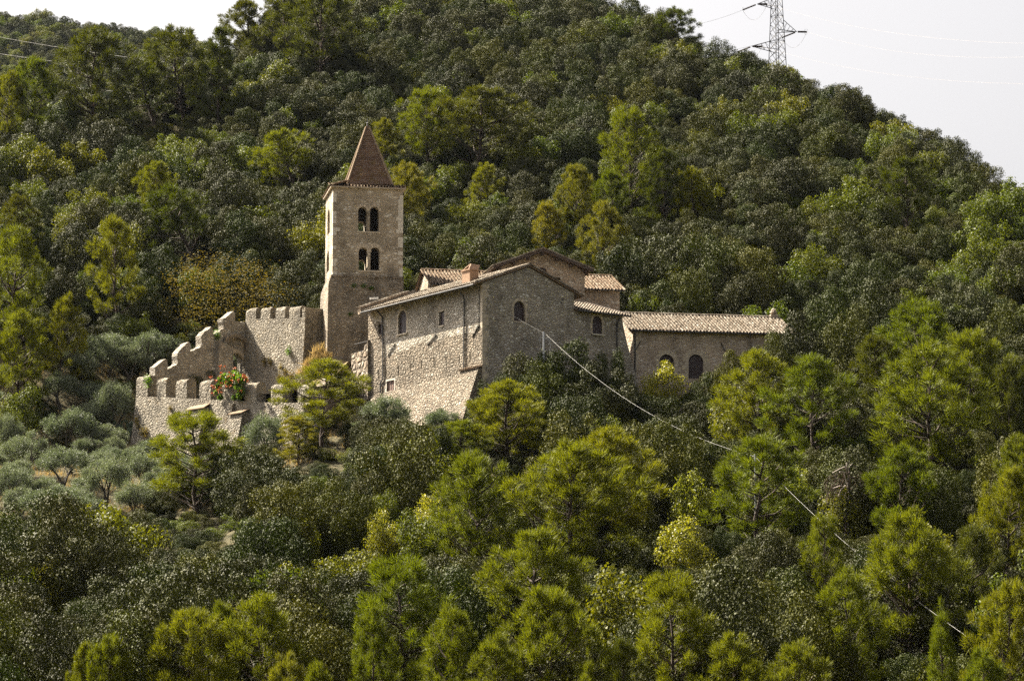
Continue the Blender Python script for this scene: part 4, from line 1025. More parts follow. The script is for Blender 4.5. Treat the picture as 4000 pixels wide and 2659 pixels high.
def pine_mesh(sh, k, mat):
    k %= len(PINES[sh]); key = (sh, k, mat)
    if key not in PM: PM[key] = tri_mesh('crown', PINES[sh][k][0], 3, M[mat])
    return PM[key], PINES[sh][k][1]

# ------------------------------------------------------------------ placing
def skyline(u):
    best = None
    for k in range(280, 500, 3):
        x = (u - 2000) / F * (k * CP + 80 * SP); e = terr(x, k) / k
        if best is None or e > best[0]: best = (e, k)
    return best[1]
def foot(u, vb, Y=None, hide=0.0):
    """where a tree stands whose lowest visible bit is at (u, vb); HIDE metres of it are behind the scrub in front"""
    if Y: p = at(u, vb, Y)
    else:
        p = hit_ground(u, vb)
        if hide and p is not None:
            for _ in range(3): p2 = hit_ground(u, vb + hide * F / p.y); p = p2 or p
        if p is None:
            k = skyline(u) - 8; p = at(u, vb, k)
    return Vector((p.x, p.y, terr(p.x, p.y)))
LAND = []        # (u, v, short name) of things others can be described by
rt = random.Random(77)
def add_pine(i, u, vt, vb, wpx, sh, mat, lean, Y, short, label, turn=None):
    u, vt, vb, wpx = u * K, vt * K, vb * K, wpx * K
    b = foot(u, vb, Y, 2.6); topz = at(u, vt, b.y).z; h = max(2.2, topz - b.z); dist = b.y
    wd = wpx * dist / F
    o = thing('pine_tree', b, label, 'pine', 'pines on the wooded slope')
    cm, wm = pine_mesh(sh, i, mat)
    for nm, me in (('trunk', wm), ('crown', cm)):
        c = bpy.data.objects.new(nm, me); COL.objects.link(c); c.parent = o
    sx = wd / 4.2; sz = h / 8.0
    o.scale = (sx, sx * rt.uniform(.9, 1.1), sz)
    o.rotation_euler = (math.radians(rt.uniform(-3, 3)), math.radians(lean + rt.uniform(-2, 2)), 0)
    if lean == 0: o.rotation_euler.z = rt.uniform(0, 6.28)
    # keep the crown over the listed place when the stem leans
    if lean: o.location.x -= math.tan(math.radians(lean)) * h * .6; o.location.z = terr(o.location.x, o.location.y)
    LAND.append((u, (vt * .65 + vb * .35), short, 'pine'))
    TREEPOS.append((b.x, b.y, wd * .3, topz)); SHOW.append((u, vt, vb, wpx, b.y))
    return o
TREEPOS = []; SHOW = []; SHOW2 = []
PT = [
 # u, vtop, vbase, width, shape, needles, lean, Y, short name, label
 (15, 165, 290, 70, 'round', 'pine', 0, None, 'the pine cut by the upper-left edge', 'pine cut by the left edge of the photo below the distant hill'),
 (75, 135, 285, 100, 'round', 'pine', 0, None, 'the small pine below the far hill', 'small round-topped pine standing against the far hill near the left edge'),
 (222, 68, 235, 165, 'round', 'pineD', 0, None, 'the broad pine against the far hill', 'broad dense pine, the biggest of those standing against the far hill'),
 (335, 150, 310, 130, 'open', 'pineD', -14, None, 'the leaning ridge pine', 'leaning pine with a bare slanting trunk below the two tall ridge pines'),
 (402, 66, 272, 135, 'round', 'pineD', -8, None, 'the tilted ridge pine', 'tall pine with a tilted dark trunk, beside the straight pine on the ridge'),
 (500, 62, 250, 110, 'cone', 'pineD', 0, None, 'the straight ridge pine', 'tall straight pine with a dark central trunk on the ridge under the white sky'),
 (578, 0, 110, 100, 'round', 'pineD', 0, None, 'the pine on the hill edge', 'pine on the steep edge of the hill where the white sky begins'),
 (655, -35, 125, 130, 'cone', 'pineD', 0, None, 'the pine cut by the top edge', 'pine cut by the top edge, second in from the hill edge'),
 (742, -45, 165, 160, 'round', 'pineD', 0, None, 'the dark pine at the top edge', 'dark layered pine cut by the top edge, farthest in from the hill edge'),
 (1552, 22, 100, 85, 'umbrella', 'pineD', 0, None, 'the skyline pine', 'small flat-topped pine on the bare skyline left of the pylon'),
 (398, 420, 570, 140, 'umbrella', 'pineD', -24, None, 'the leaning dark pine', 'dark green pine with a rounded top leaning left over the wood'),
 (355, 375, 470, 75, 'round', 'pine', 0, None, 'the pale pine tip', 'narrow pale pine tip rising just behind the leaning dark pine'),
 (277, 500, 720, 115, 'open', 'pine', 0, None, 'the pale conical pine', 'tall pale conical pine with soft foliage below the leaning dark pine'),
 (45, 455, 580, 100, 'bush', 'pineD', 0, None, 'the dark bushy pine', 'dark bushy pine close to the left edge above the open-branched pine'),
 (35, 530, 780, 150, 'open', 'pine', 0, None, 'the open-branched pine', 'tall open-branched pine with a pale visible trunk by the left edge'),
 (132, 680, 860, 90, 'open', 'pine', 0, None, 'the slim pine above the olives', 'slim yellow-green pine standing just above the silvery olives'),
 (40, 720, 900, 125, 'round', 'pine', 0, None, 'the low pine by the left edge', 'feathery pine by the left edge under the open-branched pine'),
 (650, 298, 420, 110, 'umbrella', 'pine', -22, None, 'the leaning pine left of the spire', 'pine with slanting trunk standing alone left of the spire'),
 (885, 275, 360, 75, 'bush', 'pineY', 0, None, 'the yellow pine behind the spire', 'yellowish pine showing just right of the tip of the spire'),
 (925, 375, 500, 90, 'round', 'pineY', 0, None, 'the yellow pine at the spire foot', 'yellow-green pine touching the lower right side of the spire'),
 (990, 208, 365, 110, 'round', 'pine', 0, None, 'the taller twin pine', 'pine with two-tiered crown, left one of the pair above the church'),
 (1097, 210, 375, 170, 'umbrella', 'pineD', 0, None, 'the spreading twin pine', 'wide spreading pine with forked dark trunk, right one of the pair above the church'),
 (1460, 250, 455, 120, 'open', 'pine', 0, None, 'the tall hillside pine', 'tall hillside pine with a thin straight trunk, above the long roof'),
 (1330, 382, 520, 80, 'round', 'pineY', 0, None, 'the bright round pine', 'bright round-headed pine left of the tall hillside pine'),
 (1412, 395, 505, 75, 'round', 'pine', 0, None, 'the pine under the tall one', 'small pine at the foot of the tall hillside pine'),
 (1530, 345, 485, 95, 'bush', 'pineD', 0, None, 'the dark wide pine', 'dark wide pine right beside the tall hillside pine'),
 (1600, 385, 490, 65, 'bush', 'pine', 0, None, 'the low pale pine', 'low pale pine right of the dark wide pine on the slope'),
 (1262, 465, 570, 85, 'bush', 'pineY', 0, None, 'the round yellow pine', 'low round yellowish pine above the church gable'),
 (1385, 470, 625, 85, 'open', 'pineY', 0, None, 'the slanting yellow pine', 'slender yellow-green pine just up the slope from the transept roof'),
 (2090, 370, 520, 105, 'umbrella', 'pineD', 0, None, 'the lone pine on the far slope', 'lone dark pine on the upper right slope below the skyline'),
 (1120, 378, 450, 70, 'bush', 'pine', 0, None, 'the small pine under the twins', 'small bushy pine below the pair of pines above the church'),
 (960, 400, 470, 50, 'bush', 'pineY', 0, None, 'the low yellow pine', 'low yellow pine tucked behind the right corner of the tower top'),
 # the right-hand cluster
 (2115, 695, 900, 170, 'round', 'pine', 0, None, 'the top pine of the great clump', 'large vivid pine crowning the great clump on the right'),
 (2030, 780, 935, 130, 'bush', 'pineD', 0, None, 'the left shoulder of the great clump', 'dense pine forming the left shoulder of the great clump on the right'),
 (2150, 800, 1075, 230, 'open', 'pine', 0, None, 'the main pine of the great clump', 'widest pine of the great clump, pale lit tiers over black shade'),
 (2250, 765, 985, 160, 'round', 'pine', 0, None, 'the rear pine of the great clump', 'round pine behind the great clump, toward the right edge'),
 (2335, 830, 1010, 90, 'round', 'pineD', 0, None, 'the pine at the right edge', 'upper pine cut by the right edge beside the great clump'),
 (1745, 815, 1000, 150, 'open', 'pine', 0, None, 'the airy pine below the wing', 'airy pine with fanned branches just below the long wing'),
 (1870, 825, 1035, 170, 'open', 'pine', 0, None, 'the broad pine below the wing', 'broad pale pine between the long wing and the great clump'),
 (1755, 1003, 1225, 190, 'open', 'pine', 0, None, 'the pine crossed by the cable', 'large pine crossed by the white cable'),
 (2082, 1030, 1215, 150, 'round', 'pine', 0, None, 'the pine behind the dead tree', 'pale pine standing right of the bare dead tree'),
 (2350, 1005, 1195, 90, 'round', 'pine', 0, None, 'the edge pine under the clump', 'pine cut by the right edge, below the great clump'),
 (2320, 1085, 1310, 120, 'round', 'pine', 0, None, 'the pale edge pine', 'pale pine near the right edge with a dark hollow beside it'),
 # below the buildings
 (455, 955, 1265, 190, 'open', 'pine', 0, 236, 'the pine before the merlons', 'tall sunlit pine standing in front of the rounded merlons'),
 (740, 832, 1090, 165, 'open', 'pine', 0, 247, 'the pine before the tower', 'pine with forked trunk standing between the merlons and the stone house'),
 (685, 960, 1100, 90, 'bush', 'pineY', 0, 243, 'the low pine by the forked one', 'low yellowish pine at the left foot of the forked pine'),
 (1168, 880, 1115, 160, 'round', 'pine', 0, 238, 'the pine under the gable', 'vivid round-headed pine below the grey gable wall'),
 (1072, 968, 1130, 115, 'round', 'pine', 0, 236, 'the small pine under the house', 'smaller pine left of the vivid pine below the gable'),
 (1112, 1040, 1290, 160, 'round', 'pine', 0, None, 'the pine below the two gable pines', 'pine whose round head lies under the vivid pine below the gable'),
 (1300, 1020, 1300, 220, 'round', 'pine', 0, None, 'the great spreading pine', 'great spreading pine with thick dark trunk in the middle of the lower wood'),
 (1415, 990, 1220, 170, 'round', 'pine', 0, None, 'the pointed pine', 'pointed feathery pine right of the great spreading pine'),
 (1215, 1228, 1470, 200, 'round', 'pine', 0, None, 'the bright central pine', 'bright bushy pine below the great spreading pine'),
 (935, 1290, 1560, 200, 'open', 'pine', 0, None, 'the wide lower pine', 'wide pine with bare lower limbs under the stone house, near the bottom'),
 (1262, 1360, 1660, 190, 'round', 'pine', 0, None, 'the bottom round pine', 'round-topped pine at the bottom edge below the bright central pine'),
 (1040, 1400, 1640, 150, 'open', 'pine', 0, None, 'the loose bottom pine', 'loose pine at the bottom between wide and round-topped pines'),
 (1555, 1328, 1620, 185, 'open', 'pine', 0, None, 'the forked lower pine', 'lower pine with slanting dark trunk, right of the black gap at the bottom'),
 (1690, 1462, 1680, 160, 'bush', 'pine', 0, None, 'the dome pine', 'dome-shaped pine at the bottom edge right of the black gap'),
 (1848, 1478, 1690, 160, 'open', 'pine', 0, None, 'the flat-topped bottom pine', 'flat-topped pine at the bottom edge under the slim pair'),
 (2105, 1178, 1500, 200, 'round', 'pine', 0, None, 'the many-stemmed pine', 'big many-stemmed pine on the right, crossed low by the white cable'),
 (2240, 1218, 1420, 130, 'open', 'pineD', 0, None, 'the dim right pine', 'dim pine between the many-stemmed pine and the right edge'),
 (1948, 1318, 1580, 145, 'open', 'pine', 0, None, 'the slim lower pine', 'slim pine with thin trunk left of the many-stemmed pine'),
 (1905, 1190, 1370, 105, 'open', 'pine', 0, None, 'the slight pine on the cable', 'slight pine touched by the cable below the bare dead tree'),
 (2185, 1418, 1680, 115, 'cone', 'pine', 0, None, 'the young cone pine', 'young cone-shaped pine at the lower right, under the cable end'),
 (2325, 1345, 1640, 150, 'round', 'pine', 0, None, 'the corner pine', 'vivid pine in the lower right corner, cut by the edge'),
 (2275, 1500, 1720, 130, 'bush', 'pine', 0, None, 'the low corner pine', 'low pine in the lower right corner under the vivid one'),
 (178, 1478, 1690, 75, 'cone', 'pine', 0, None, 'the small twin at the bottom', 'small pine at the bottom, left one of a close pair'),
 (248, 1468, 1690, 120, 'round', 'pine', 0, None, 'the larger twin at the bottom', 'pine at the bottom edge, right and larger one of a close pair'),
 (445, 1408, 1660, 165, 'umbrella', 'pine', 0, None, 'the twiggy bottom pine', 'twiggy pine with dark branching under the crown, at the bottom edge'),
 (610, 1378, 1640, 175, 'open', 'pine', 0, None, 'the fan-shaped pine', 'fan-shaped pine with thin upright stems at the bottom edge'),
 (515, 1395, 1600, 110, 'bush', 'pine', 0, None, 'the pine tip between', 'pine top showing between the twiggy and fan-shaped pines'),
 (650, 1510, 1740, 130, 'bush', 'pineY', 0, None, 'the vivid bottom pine', 'vivid low pine cut by the bottom edge under the fan-shaped pine'),
 (745, 1535, 1760, 90, 'bush', 'pine', 0, None, 'the lowest pine', 'low pine top barely showing at the bottom edge'),
 (1375, 1528, 1740, 85, 'cone', 'pine', 0, None, 'the pine tip in the black gap', 'pine tip rising from the black gap at the bottom edge'),
 (1145, 1468, 1700, 130, 'bush', 'pine', 0, None, 'the squat bottom pine', 'squat pine at the bottom edge left of the round-topped one'),
 (860, 1405, 1640, 110, 'bush', 'pine', 0, None, 'the left skirt of the wide pine', 'bushy low pine at the left side of the wide lower pine'),
 (1450, 1480, 1700, 110, 'bush', 'pineD', 0, None, 'the dim pine in the gap', 'dim pine at the bottom just left of the forked lower pine'),
]
for i, p in enumerate(PT): add_pine(i, *p)

OLIVES = [
 (250, 760, 870, 130, 'large silver olive tree highest on the terrace left of the stepped wall'),
 (345, 755, 865, 140, 'broad olive tree touching the left side of the stepped wall'),
 (175, 795, 900, 110, 'olive tree between the slim pine and the bright green bush'),
 (140, 850, 945, 100, 'small olive tree just right of the bright green bush'),
 (262, 868, 1010, 120, 'olive tree with a dark visible trunk left of the merloned wall'),
 (160, 932, 1045, 140, 'rounded silver olive under the bright green bush'),
 (215, 915, 1015, 90, 'small olive behind the one with the dark visible trunk'),
 (60, 985, 1100, 120, 'pale olive near the left edge below the bright green bush'),
 (145, 1022, 1125, 140, 'wide low olive in the middle of the grassy terrace'),
 (245, 1042, 1175, 130, 'dark-hollowed olive below the left end of the merloned wall'),
 (330, 1035, 1130, 90, 'olive just left of the pine before the merlons'),
 (115, 1110, 1220, 150, 'lowest wide olive above the lower left wood'),
 (20, 1065, 1180, 110, 'olive cut by the left edge, lowest there'),
 (20, 945, 1060, 80, 'small olive cut by the left edge beside the bright bush'),
 (310, 1100, 1200, 100, 'olive behind the trunk of the pine before the merlons'),
 (200, 1130, 1215, 90, 'small olive beside the lower patch of dry grass'),
 (610, 945, 1075, 115, 'dark olive against the foot of the wall with buttress'),
 (890, 905, 1020, 135, 'silver olive in front of the sunlit house base'),
 (860, 985, 1075, 110, 'olive on the bank below the low brown shutter'),
 (1020, 935, 1030, 100, 'olive at the foot of the battered house corner'),
 (300, 790, 880, 110, 'olive behind the two highest ones left of the stepped wall'),
 (410, 775, 860, 90, 'olive directly behind the lowest step of the stepped wall'),
]
for i, (u, vt, vb, wpx, lab) in enumerate(OLIVES):
    u, vt, vb, wpx = u * K, vt * K, vb * K, wpx * K
    b = foot(u, vb, 250 if (u / K > 840) else (252 if 600 < u / K < 620 else None)); h = at(u, vt, b.y).z - b.z; wd = wpx * b.y / F
    o = thing('olive_tree', b, lab, 'olive tree', 'olive trees on the terrace')
    for nm, me in (('trunk', OL[i % 4][1]), ('crown', OL[i % 4][0])):
        c = bpy.data.objects.new(nm, me); COL.objects.link(c); c.parent = o
    o.scale = (wd / 3.9, wd / 3.9, max(.5, h / 3.7)); o.rotation_euler.z = rt.uniform(0, 6.28)
    TREEPOS.append((b.x, b.y, wd * .35, b.z + h)); LAND.append((u, (vt + vb) / 2, 'olive', 'olive'))

def put(name, me, b, wd, h, lab, cat, group, base_w=4.0, base_h=3.9):
    o = bpy.data.objects.new(name, me); COL.objects.link(o); o.location = b
    o.scale = (wd / base_w, wd / base_w * rt.uniform(.9, 1.1), h / base_h); o.rotation_euler = (rt.uniform(-.08, .08), rt.uniform(-.08, .08), rt.uniform(0, 6.28))
    return tag(o, lab, cat, group)
SPECIAL = [
 # u, vtop, vbase, width, kind, variant, Y, label
 (530, 600, 790, 330, 'rust', 0, None, 'large reddish-olive tree with thin foliage behind the stepped wall', 'tree'),
 (50, 888, 985, 110, 'leafy', 0, None, 'vivid green bush in the olive terrace by the left edge', 'bush'),
 (15, 930, 1010, 60, 'leafy', 1, None, 'vivid green bush cut by the left edge beside the larger one', 'bush'),
 (1520, 838, 960, 105, 'yell', 0, 254, 'yellow-green bush hiding the foot of the first wing arch', 'bush'),
 (1010, 1135, 1250, 110, 'yell', 1, None, 'lime-coloured leafy tree left of the pine below the gable pines', 'tree'),
 (870, 1178, 1260, 80, 'yell', 0, None, 'small lime-coloured tree under the dark wood below the house', 'tree'),
 (720, 1200, 1300, 70, 'yell', 1, None, 'lime-green sprig between dark oaks below the forked pine', 'tree'),
 (110, 1290, 1420, 100, 'yell', 0, None, 'bright yellow-green tree in the dark lower left wood', 'tree'),
 (1580, 1085, 1210, 110, 'yell', 1, None, 'golden-green tree left of the pine crossed by the cable', 'tree'),
 (1570, 1195, 1300, 130, 'yell', 0, None, 'golden tree below the golden-green one, beside the black gap', 'tree'),
 (960, 1165, 1280, 130, 'leafy', 2, None, 'smooth deep-green tree left of the lower gable pines', 'tree'),
 (895, 1130, 1210, 70, 'leafy', 0, None, 'small deep-green bush under the dark oaks below the house', 'bush'),
 (1650, 920, 1010, 60, 'leafy', 1, 247, 'green bush below the wing door, left of the airy pine', 'bush'),
 (1850, 1075, 1150, 60, 'yell', 1, None, 'small yellow tree in the shade right of the cable pine', 'tree'),
]
for (u, vt, vb, wpx, kd, k, Y, lab, cat) in SPECIAL:
    u, vt, vb, wpx = u * K, vt * K, vb * K, wpx * K; b = foot(u, vb, Y, 1.5 if kd != 'rust' else 0); h = at(u, vt, b.y).z - b.z
    nm = {'rust': 'rusty_tree', 'leafy': 'leafy_tree', 'yell': 'yellow_green_tree'}[kd]
    if cat == 'bush': nm = 'green_bush'
    put(nm, PROTO[kd][k], b, wpx * b.y / F, max(1.5, h), lab, cat, None); SHOW2.append((u, vt, vb, wpx, b.y)); TREEPOS.append((b.x, b.y, wpx * b.y / F * .35, b.z + h))

OLI_N = len(OLIVES)
def olive_fill():
    rf = random.Random(9); got = []
    y = 240.0
    while y < 284:
        x = -48.0
        while x < -13:
            px, py = x + rf.uniform(-1, 1), y + rf.uniform(-1, 1); x += 3.0
            if near_build(px, py, 1.7): continue
            z = terr(px, py); wd = rf.uniform(2.0, 3.4); h = wd * rf.uniform(.8, 1.0)
            u, v = proj((px, py, z + h))
            if u < -60 or v < 1270: continue
            if 500 < u < 1150 and py < 275 and v < 1690 + 60 * (u > 700): continue
            if any(abs(px - t[0]) < t[2] + wd * .3 and abs(py - t[1]) < t[2] + wd * .2 for t in TREEPOS): continue
            if rf.random() < .12: continue
            got.append((px, py, z - .15, wd, h, u, v)); TREEPOS.append((px, py, wd * .35, z + h))
        y += 2.8
    return got
# ------------------------------------------------------------------ the evergreen wood
FOOT = [[off2(C0, dg, -1.2), off2(off2(C0, dg, La + 2.5), dl, -1.0), off2(off2(C0, dg, La + 2.5), dl, 7), off2(off2(C0, dg, Lg), dl, Lw + 1), off2(off2(C0, dl, Lw + 1), dg, -1.5)],
        [L0, off2(L0, dW, tE), (wTe.pt(3.5, 0).x, wTe.pt(3.5, 0).y), off2(T0, eT, WT), off2(T0, bT, DT), off2(U1, pW, 2), G],
        [off2(T0, nTf, 1.0), off2(off2(T0, eT, WT + 1), nTf, 1.0), off2(off2(T0, eT, WT + 1), bT, DT + 1), off2(off2(T0, eT, -1), bT, DT + 1)],
        [off2(off2(V0, eT, -1), nTf, 1.5), off2(off2(V0, eT, Lv + .6), nTf, 1.5), off2(off2(V0, eT, Lv + .6), bT, 12), off2(off2(V0, eT, -1), bT, 12)],
        [off2(N0, eC, -1), off2(N0, eC, Ln + 1), off2(off2(N0, eC, Ln + 1), bC, 21), off2(off2(N0, eC, -1), bC, 21)],
        [off2(X0, eC, -1), off2(X0, eC, Lx + 1), off2(off2(X0, eC, Lx + 1), bC, 11), off2(off2(X0, eC, -1), bC, 11)]]
def in_poly(x, y, P):
    c = False; n = len(P)
    for i in range(n):
        (x0, y0), (x1, y1) = P[i], P[(i + 1) % n]
        if (y0 > y) != (y1 > y) and x < (x1 - x0) * (y - y0) / (y1 - y0) + x0: c = not c
    return c
def near_build(x, y, r):
    for P in FOOT:
        for k in range(8):
            if in_poly(x + r * math.cos(k * .785), y + r * math.sin(k * .785), P): return True
    return False
fill = olive_fill()
PLM = [(l[0], l[1], l[2]) for l in LAND if l[3] == 'pine'] + [(760, 1560, 'the rounded merlons'), (740, 1320, 'the stepped wall'), (85, 1590, 'the vivid green bush')]
bins = {}
for k, (px, py, z, wd, h, u, v) in enumerate(fill):
    l = min(PLM, key=lambda q: (q[0] - u) ** 2 + (q[1] - v) ** 2); du, dv = u - l[0], v - l[1]
    rel = ['right of', 'above right of', 'above', 'above left of', 'left of', 'below left of', 'below', 'below right of'][int(((math.degrees(math.atan2(-dv, du)) % 360 + 22.5) % 360) // 45)]
    key = (rel, l[2]); bins[key] = bins.get(key, 0) + 1
    nth = ['', 'second ', 'third ', 'fourth ', 'fifth ', 'sixth ', 'seventh ', 'eighth ', 'ninth ', 'tenth ', 'eleventh ', 'twelfth '][min(11, bins[key] - 1)]
    o = thing('olive_tree', (px, py, z), f'small olive, {nth or "first "}one {rel} {l[2]}, counted upslope', 'olive tree', 'olive trees on the terrace')
    for nm, me in (('trunk', OL[k % 4][1]), ('crown', OL[k % 4][0])):
        c = bpy.data.objects.new(nm, me); COL.objects.link(c); c.parent = o
    o.scale = (wd / 3.7, wd / 3.7, h / 3.7); o.rotation_euler.z = rt.uniform(0, 6.28)
LIM = [(0, 2010), (250, 2010), (420, 2020), (560, 1990), (640, 1900), (700, 1800), (950, 1730), (1130, 1700), (1300, 1640), (1400, 1640), (1500, 1590), (1600, 1640), (1700, 1650), (1850, 1620), (1900, 1480), (2000, 1420), (2100, 1390), (2190, 1350), (2330, 1350), (2400, 1480), (2480, 1500), (2560, 1490), (2650, 1500), (2760, 1490), (2850, 1400), (2950, 1320), (3050, 1255), (3130, 1200), (3300, 1120), (4000, 1000)]
rw = random.Random(5)
dbase = foot(3300, 2085, None, 1.5); SHOW.append((3290, 1790, 2090, 230, dbase.y)); SHOW += SHOW2
PTS = []       # (x, y, z, width, height, kind, variant, in_front)
y = 150.0
while y < 475:
    sp = 3.3 if y < 250 else 2.85
    x = -0.185 * y - 6
    while x < 0.185 * y + 6:
        px, py = x + rw.uniform(-.45, .45) * sp, y + rw.uniform(-.45, .45) * sp
        x += sp
        z = terr(px, py)
        if z > interp(px, CREST) + 8: continue
        front = py < 274 if px < 0 else py < 262
        wd = sp * rw.choice((.8, 1.0, 1.15, 1.35, 1.6, 1.9)) * rw.uniform(.9, 1.1); h = wd * rw.uniform(.85, 1.35)
        if y < 250: h *= 1.15
        if near_build(px, py, wd * .45 if py < 262 else wd * .35): continue
        u, v = proj((px, py, z + h))
        if front and py > 205:
            lim = interp(u, LIM)
            if v < lim:
                h2 = at(u, lim, py).z - z
                if h2 < .9: continue
                wd *= max(.45, h2 / h); h = h2
        hide = 0
        for (su, s0, s1, sw, sy) in SHOW:
            if py < sy - .5 and abs(u - su) < sw * .42 + wd * .5 * F / py * .5 and v < s1 - 15 and v + h * F / py > s0: hide = max(hide, s1 - 15)
        if hide:
            h2 = at(u, hide, py).z - z
            if h2 < .8: continue
            wd *= max(.5, h2 / h); h = h2
        if px < -13 and 240 < py < 284 and interp(u, LIM) > 1850 and u < 1000: continue      # the olive terrace
        if any(abs(px - t[0]) < t[2] and abs(py - t[1]) < t[2] * .8 for t in TREEPOS): continue
        r = rw.random()
        # patches of one tone
        nz = math.sin(px * .11 + py * .07) + math.sin(px * .05 - py * .13 + 2)
        kd = 'leafy' if r < (.19 if py > 270 else .08) else ('oakC' if r < .42 + .1 * nz else ('oakB' if r < .66 + .1 * nz else 'oakA'))
        PTS.append([px, py, z - .25, wd, h, kd, rw.randrange(3), u, v, front])
    y += sp * .93
# oaks that stand against the buildings
for (u, vt, wpx, Y, kd) in ((1310, 783, 165, 247, 'oakB'), (1212, 822, 135, 246, 'oakA'), (1392, 800, 115, 249, 'oakB'), (1262, 835, 150, 244, 'oakC'), (1178, 852, 95, 244.5, 'oakB'), (1350, 870, 150, 244, 'oakA'),
        (1440, 885, 130, 248, 'oakA'), (1620, 852, 105, 253, 'oakB'), (1700, 798, 130, 252, 'oakC'), (1770, 768, 140, 254, 'oakC'), (1818, 724, 150, 257, 'oakA'), (1795, 752, 110, 255, 'oakC'), (1905, 650, 150, 268, 'oakB'), (2010, 650, 170, 272, 'oakA'), (1960, 700, 160, 263, 'oakC'), (1735, 830, 120, 250, 'oakA'),
        (1500, 905, 150, 246, 'oakB'), (1600, 930, 150, 245, 'oakA'), (1830, 790, 140, 254, 'oakA'),
        (2200, 660, 170, 275, 'oakA'), (2320, 690, 150, 270, 'oakC'), (1000, 975, 100, 247, 'oakC'), (940, 1000, 110, 243, 'oakB'),
        (1530, 520, 170, 287, 'oakA'), (1640, 535, 170, 285, 'oakB'), (1740, 560, 170, 284, 'oakC'), (1450, 560, 150, 285, 'oakB'), (1830, 640, 140, 281, 'oakB'), (1590, 610, 130, 280, 'oakC'), (1700, 630, 130, 280, 'oakA'), (1420, 620, 110, 283, 'oakA'), (1490, 660, 110, 281, 'oakC')):
    p = at(u * K, vt * K, Y); z = terr(p.x, p.y); wd = wpx * K * Y / F
    PTS.append([p.x, p.y, z - .3, wd, p.z - z + .3, kd, rw.randrange(3), u * K, vt * K, True, True])
def vis(p): return -60 < p[7] < 4060 and -40 < p[8] < 2680
oaks = sorted([p for p in PTS if p[5] != 'leafy' and vis(p)], key=lambda p: -p[3] / p[1] - (10 if len(p) > 10 else 0))
leafs = sorted([p for p in PTS if p[5] == 'leafy' and vis(p)], key=lambda p: -p[3] / p[1])
solo = set(id(p) for p in oaks[:300]) | set(id(p) for p in leafs[:140])
CLIPPED = set(id(p) for p in oaks[300:])
# places by which a tree can be told from its neighbours
LM = [(l[0], l[1], l[2]) for l in LAND if l[3] == 'pine'] + [(1430, 900, 'the bell tower'), (1430, 560, 'the spire'), (2070, 1250, 'the grey gable'), (2120, 1010, 'the church gable'), (2760, 1260, "the long wing's roof"), (2360, 1100, 'the transept roof'), (760, 1560, 'the rounded merlons'), (740, 1320, 'the stepped wall'), (1070, 1330, 'the high rubble wall'), (1640, 1520, 'the sunlit house base'), (3030, 200, 'the pylon'), (3300, 1950, 'the bare dead tree'), (2700, 1450, 'the wing arches'), (2330, 1400, 'the lean-to')]
TONE = {'oakA': 'dusky grey-green', 'oakB': 'dark green', 'oakC': 'olive-brown', 'leafy': 'bright green'}
ORD = ['', 'second ', 'third ', 'fourth ', 'fifth ', 'sixth ', 'seventh ', 'eighth ', 'ninth ', 'tenth ', 'eleventh ', 'twelfth ', 'thirteenth ', 'fourteenth ', 'fifteenth ', 'sixteenth ']
def describe(plist, noun):
    raw = []
    for p in plist:
        u, v = p[7], p[8] + p[4] * .4 * F / p[1]
        l = min(LM, key=lambda q: (q[0] - u) ** 2 + (q[1] - v) ** 2); du, dv = u - l[0], v - l[1]; d = math.hypot(du, dv)
        ang = math.degrees(math.atan2(-dv, du)) % 360
        rel = ['right of', 'above right of', 'above', 'above left of', 'left of', 'below left of', 'below', 'below right of'][int(((ang + 22.5) % 360) // 45)]
        raw.append((TONE[p[5]], rel, l[2], d))
    out = [''] * len(plist); grp = {}
    for i, r in enumerate(raw): grp.setdefault(r[:3], []).append((r[3], i))
    for (tone, rel, l), items in grp.items():
        items.sort()
        for k, (d, i) in enumerate(items):
            if len(items) == 1: out[i] = f'{tone} {noun} {rel} {l}'
            else: out[i] = f'{ORD[min(k, 15)]}closest {tone} {noun} {rel} {l}'
    return out
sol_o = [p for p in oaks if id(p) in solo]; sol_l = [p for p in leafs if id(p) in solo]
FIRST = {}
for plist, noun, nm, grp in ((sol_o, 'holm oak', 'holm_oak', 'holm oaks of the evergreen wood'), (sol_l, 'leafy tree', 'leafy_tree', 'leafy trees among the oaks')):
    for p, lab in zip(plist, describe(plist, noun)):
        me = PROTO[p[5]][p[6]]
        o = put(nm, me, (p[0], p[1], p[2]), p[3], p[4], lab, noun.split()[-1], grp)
        FIRST.setdefault((p[5], p[6]), o)

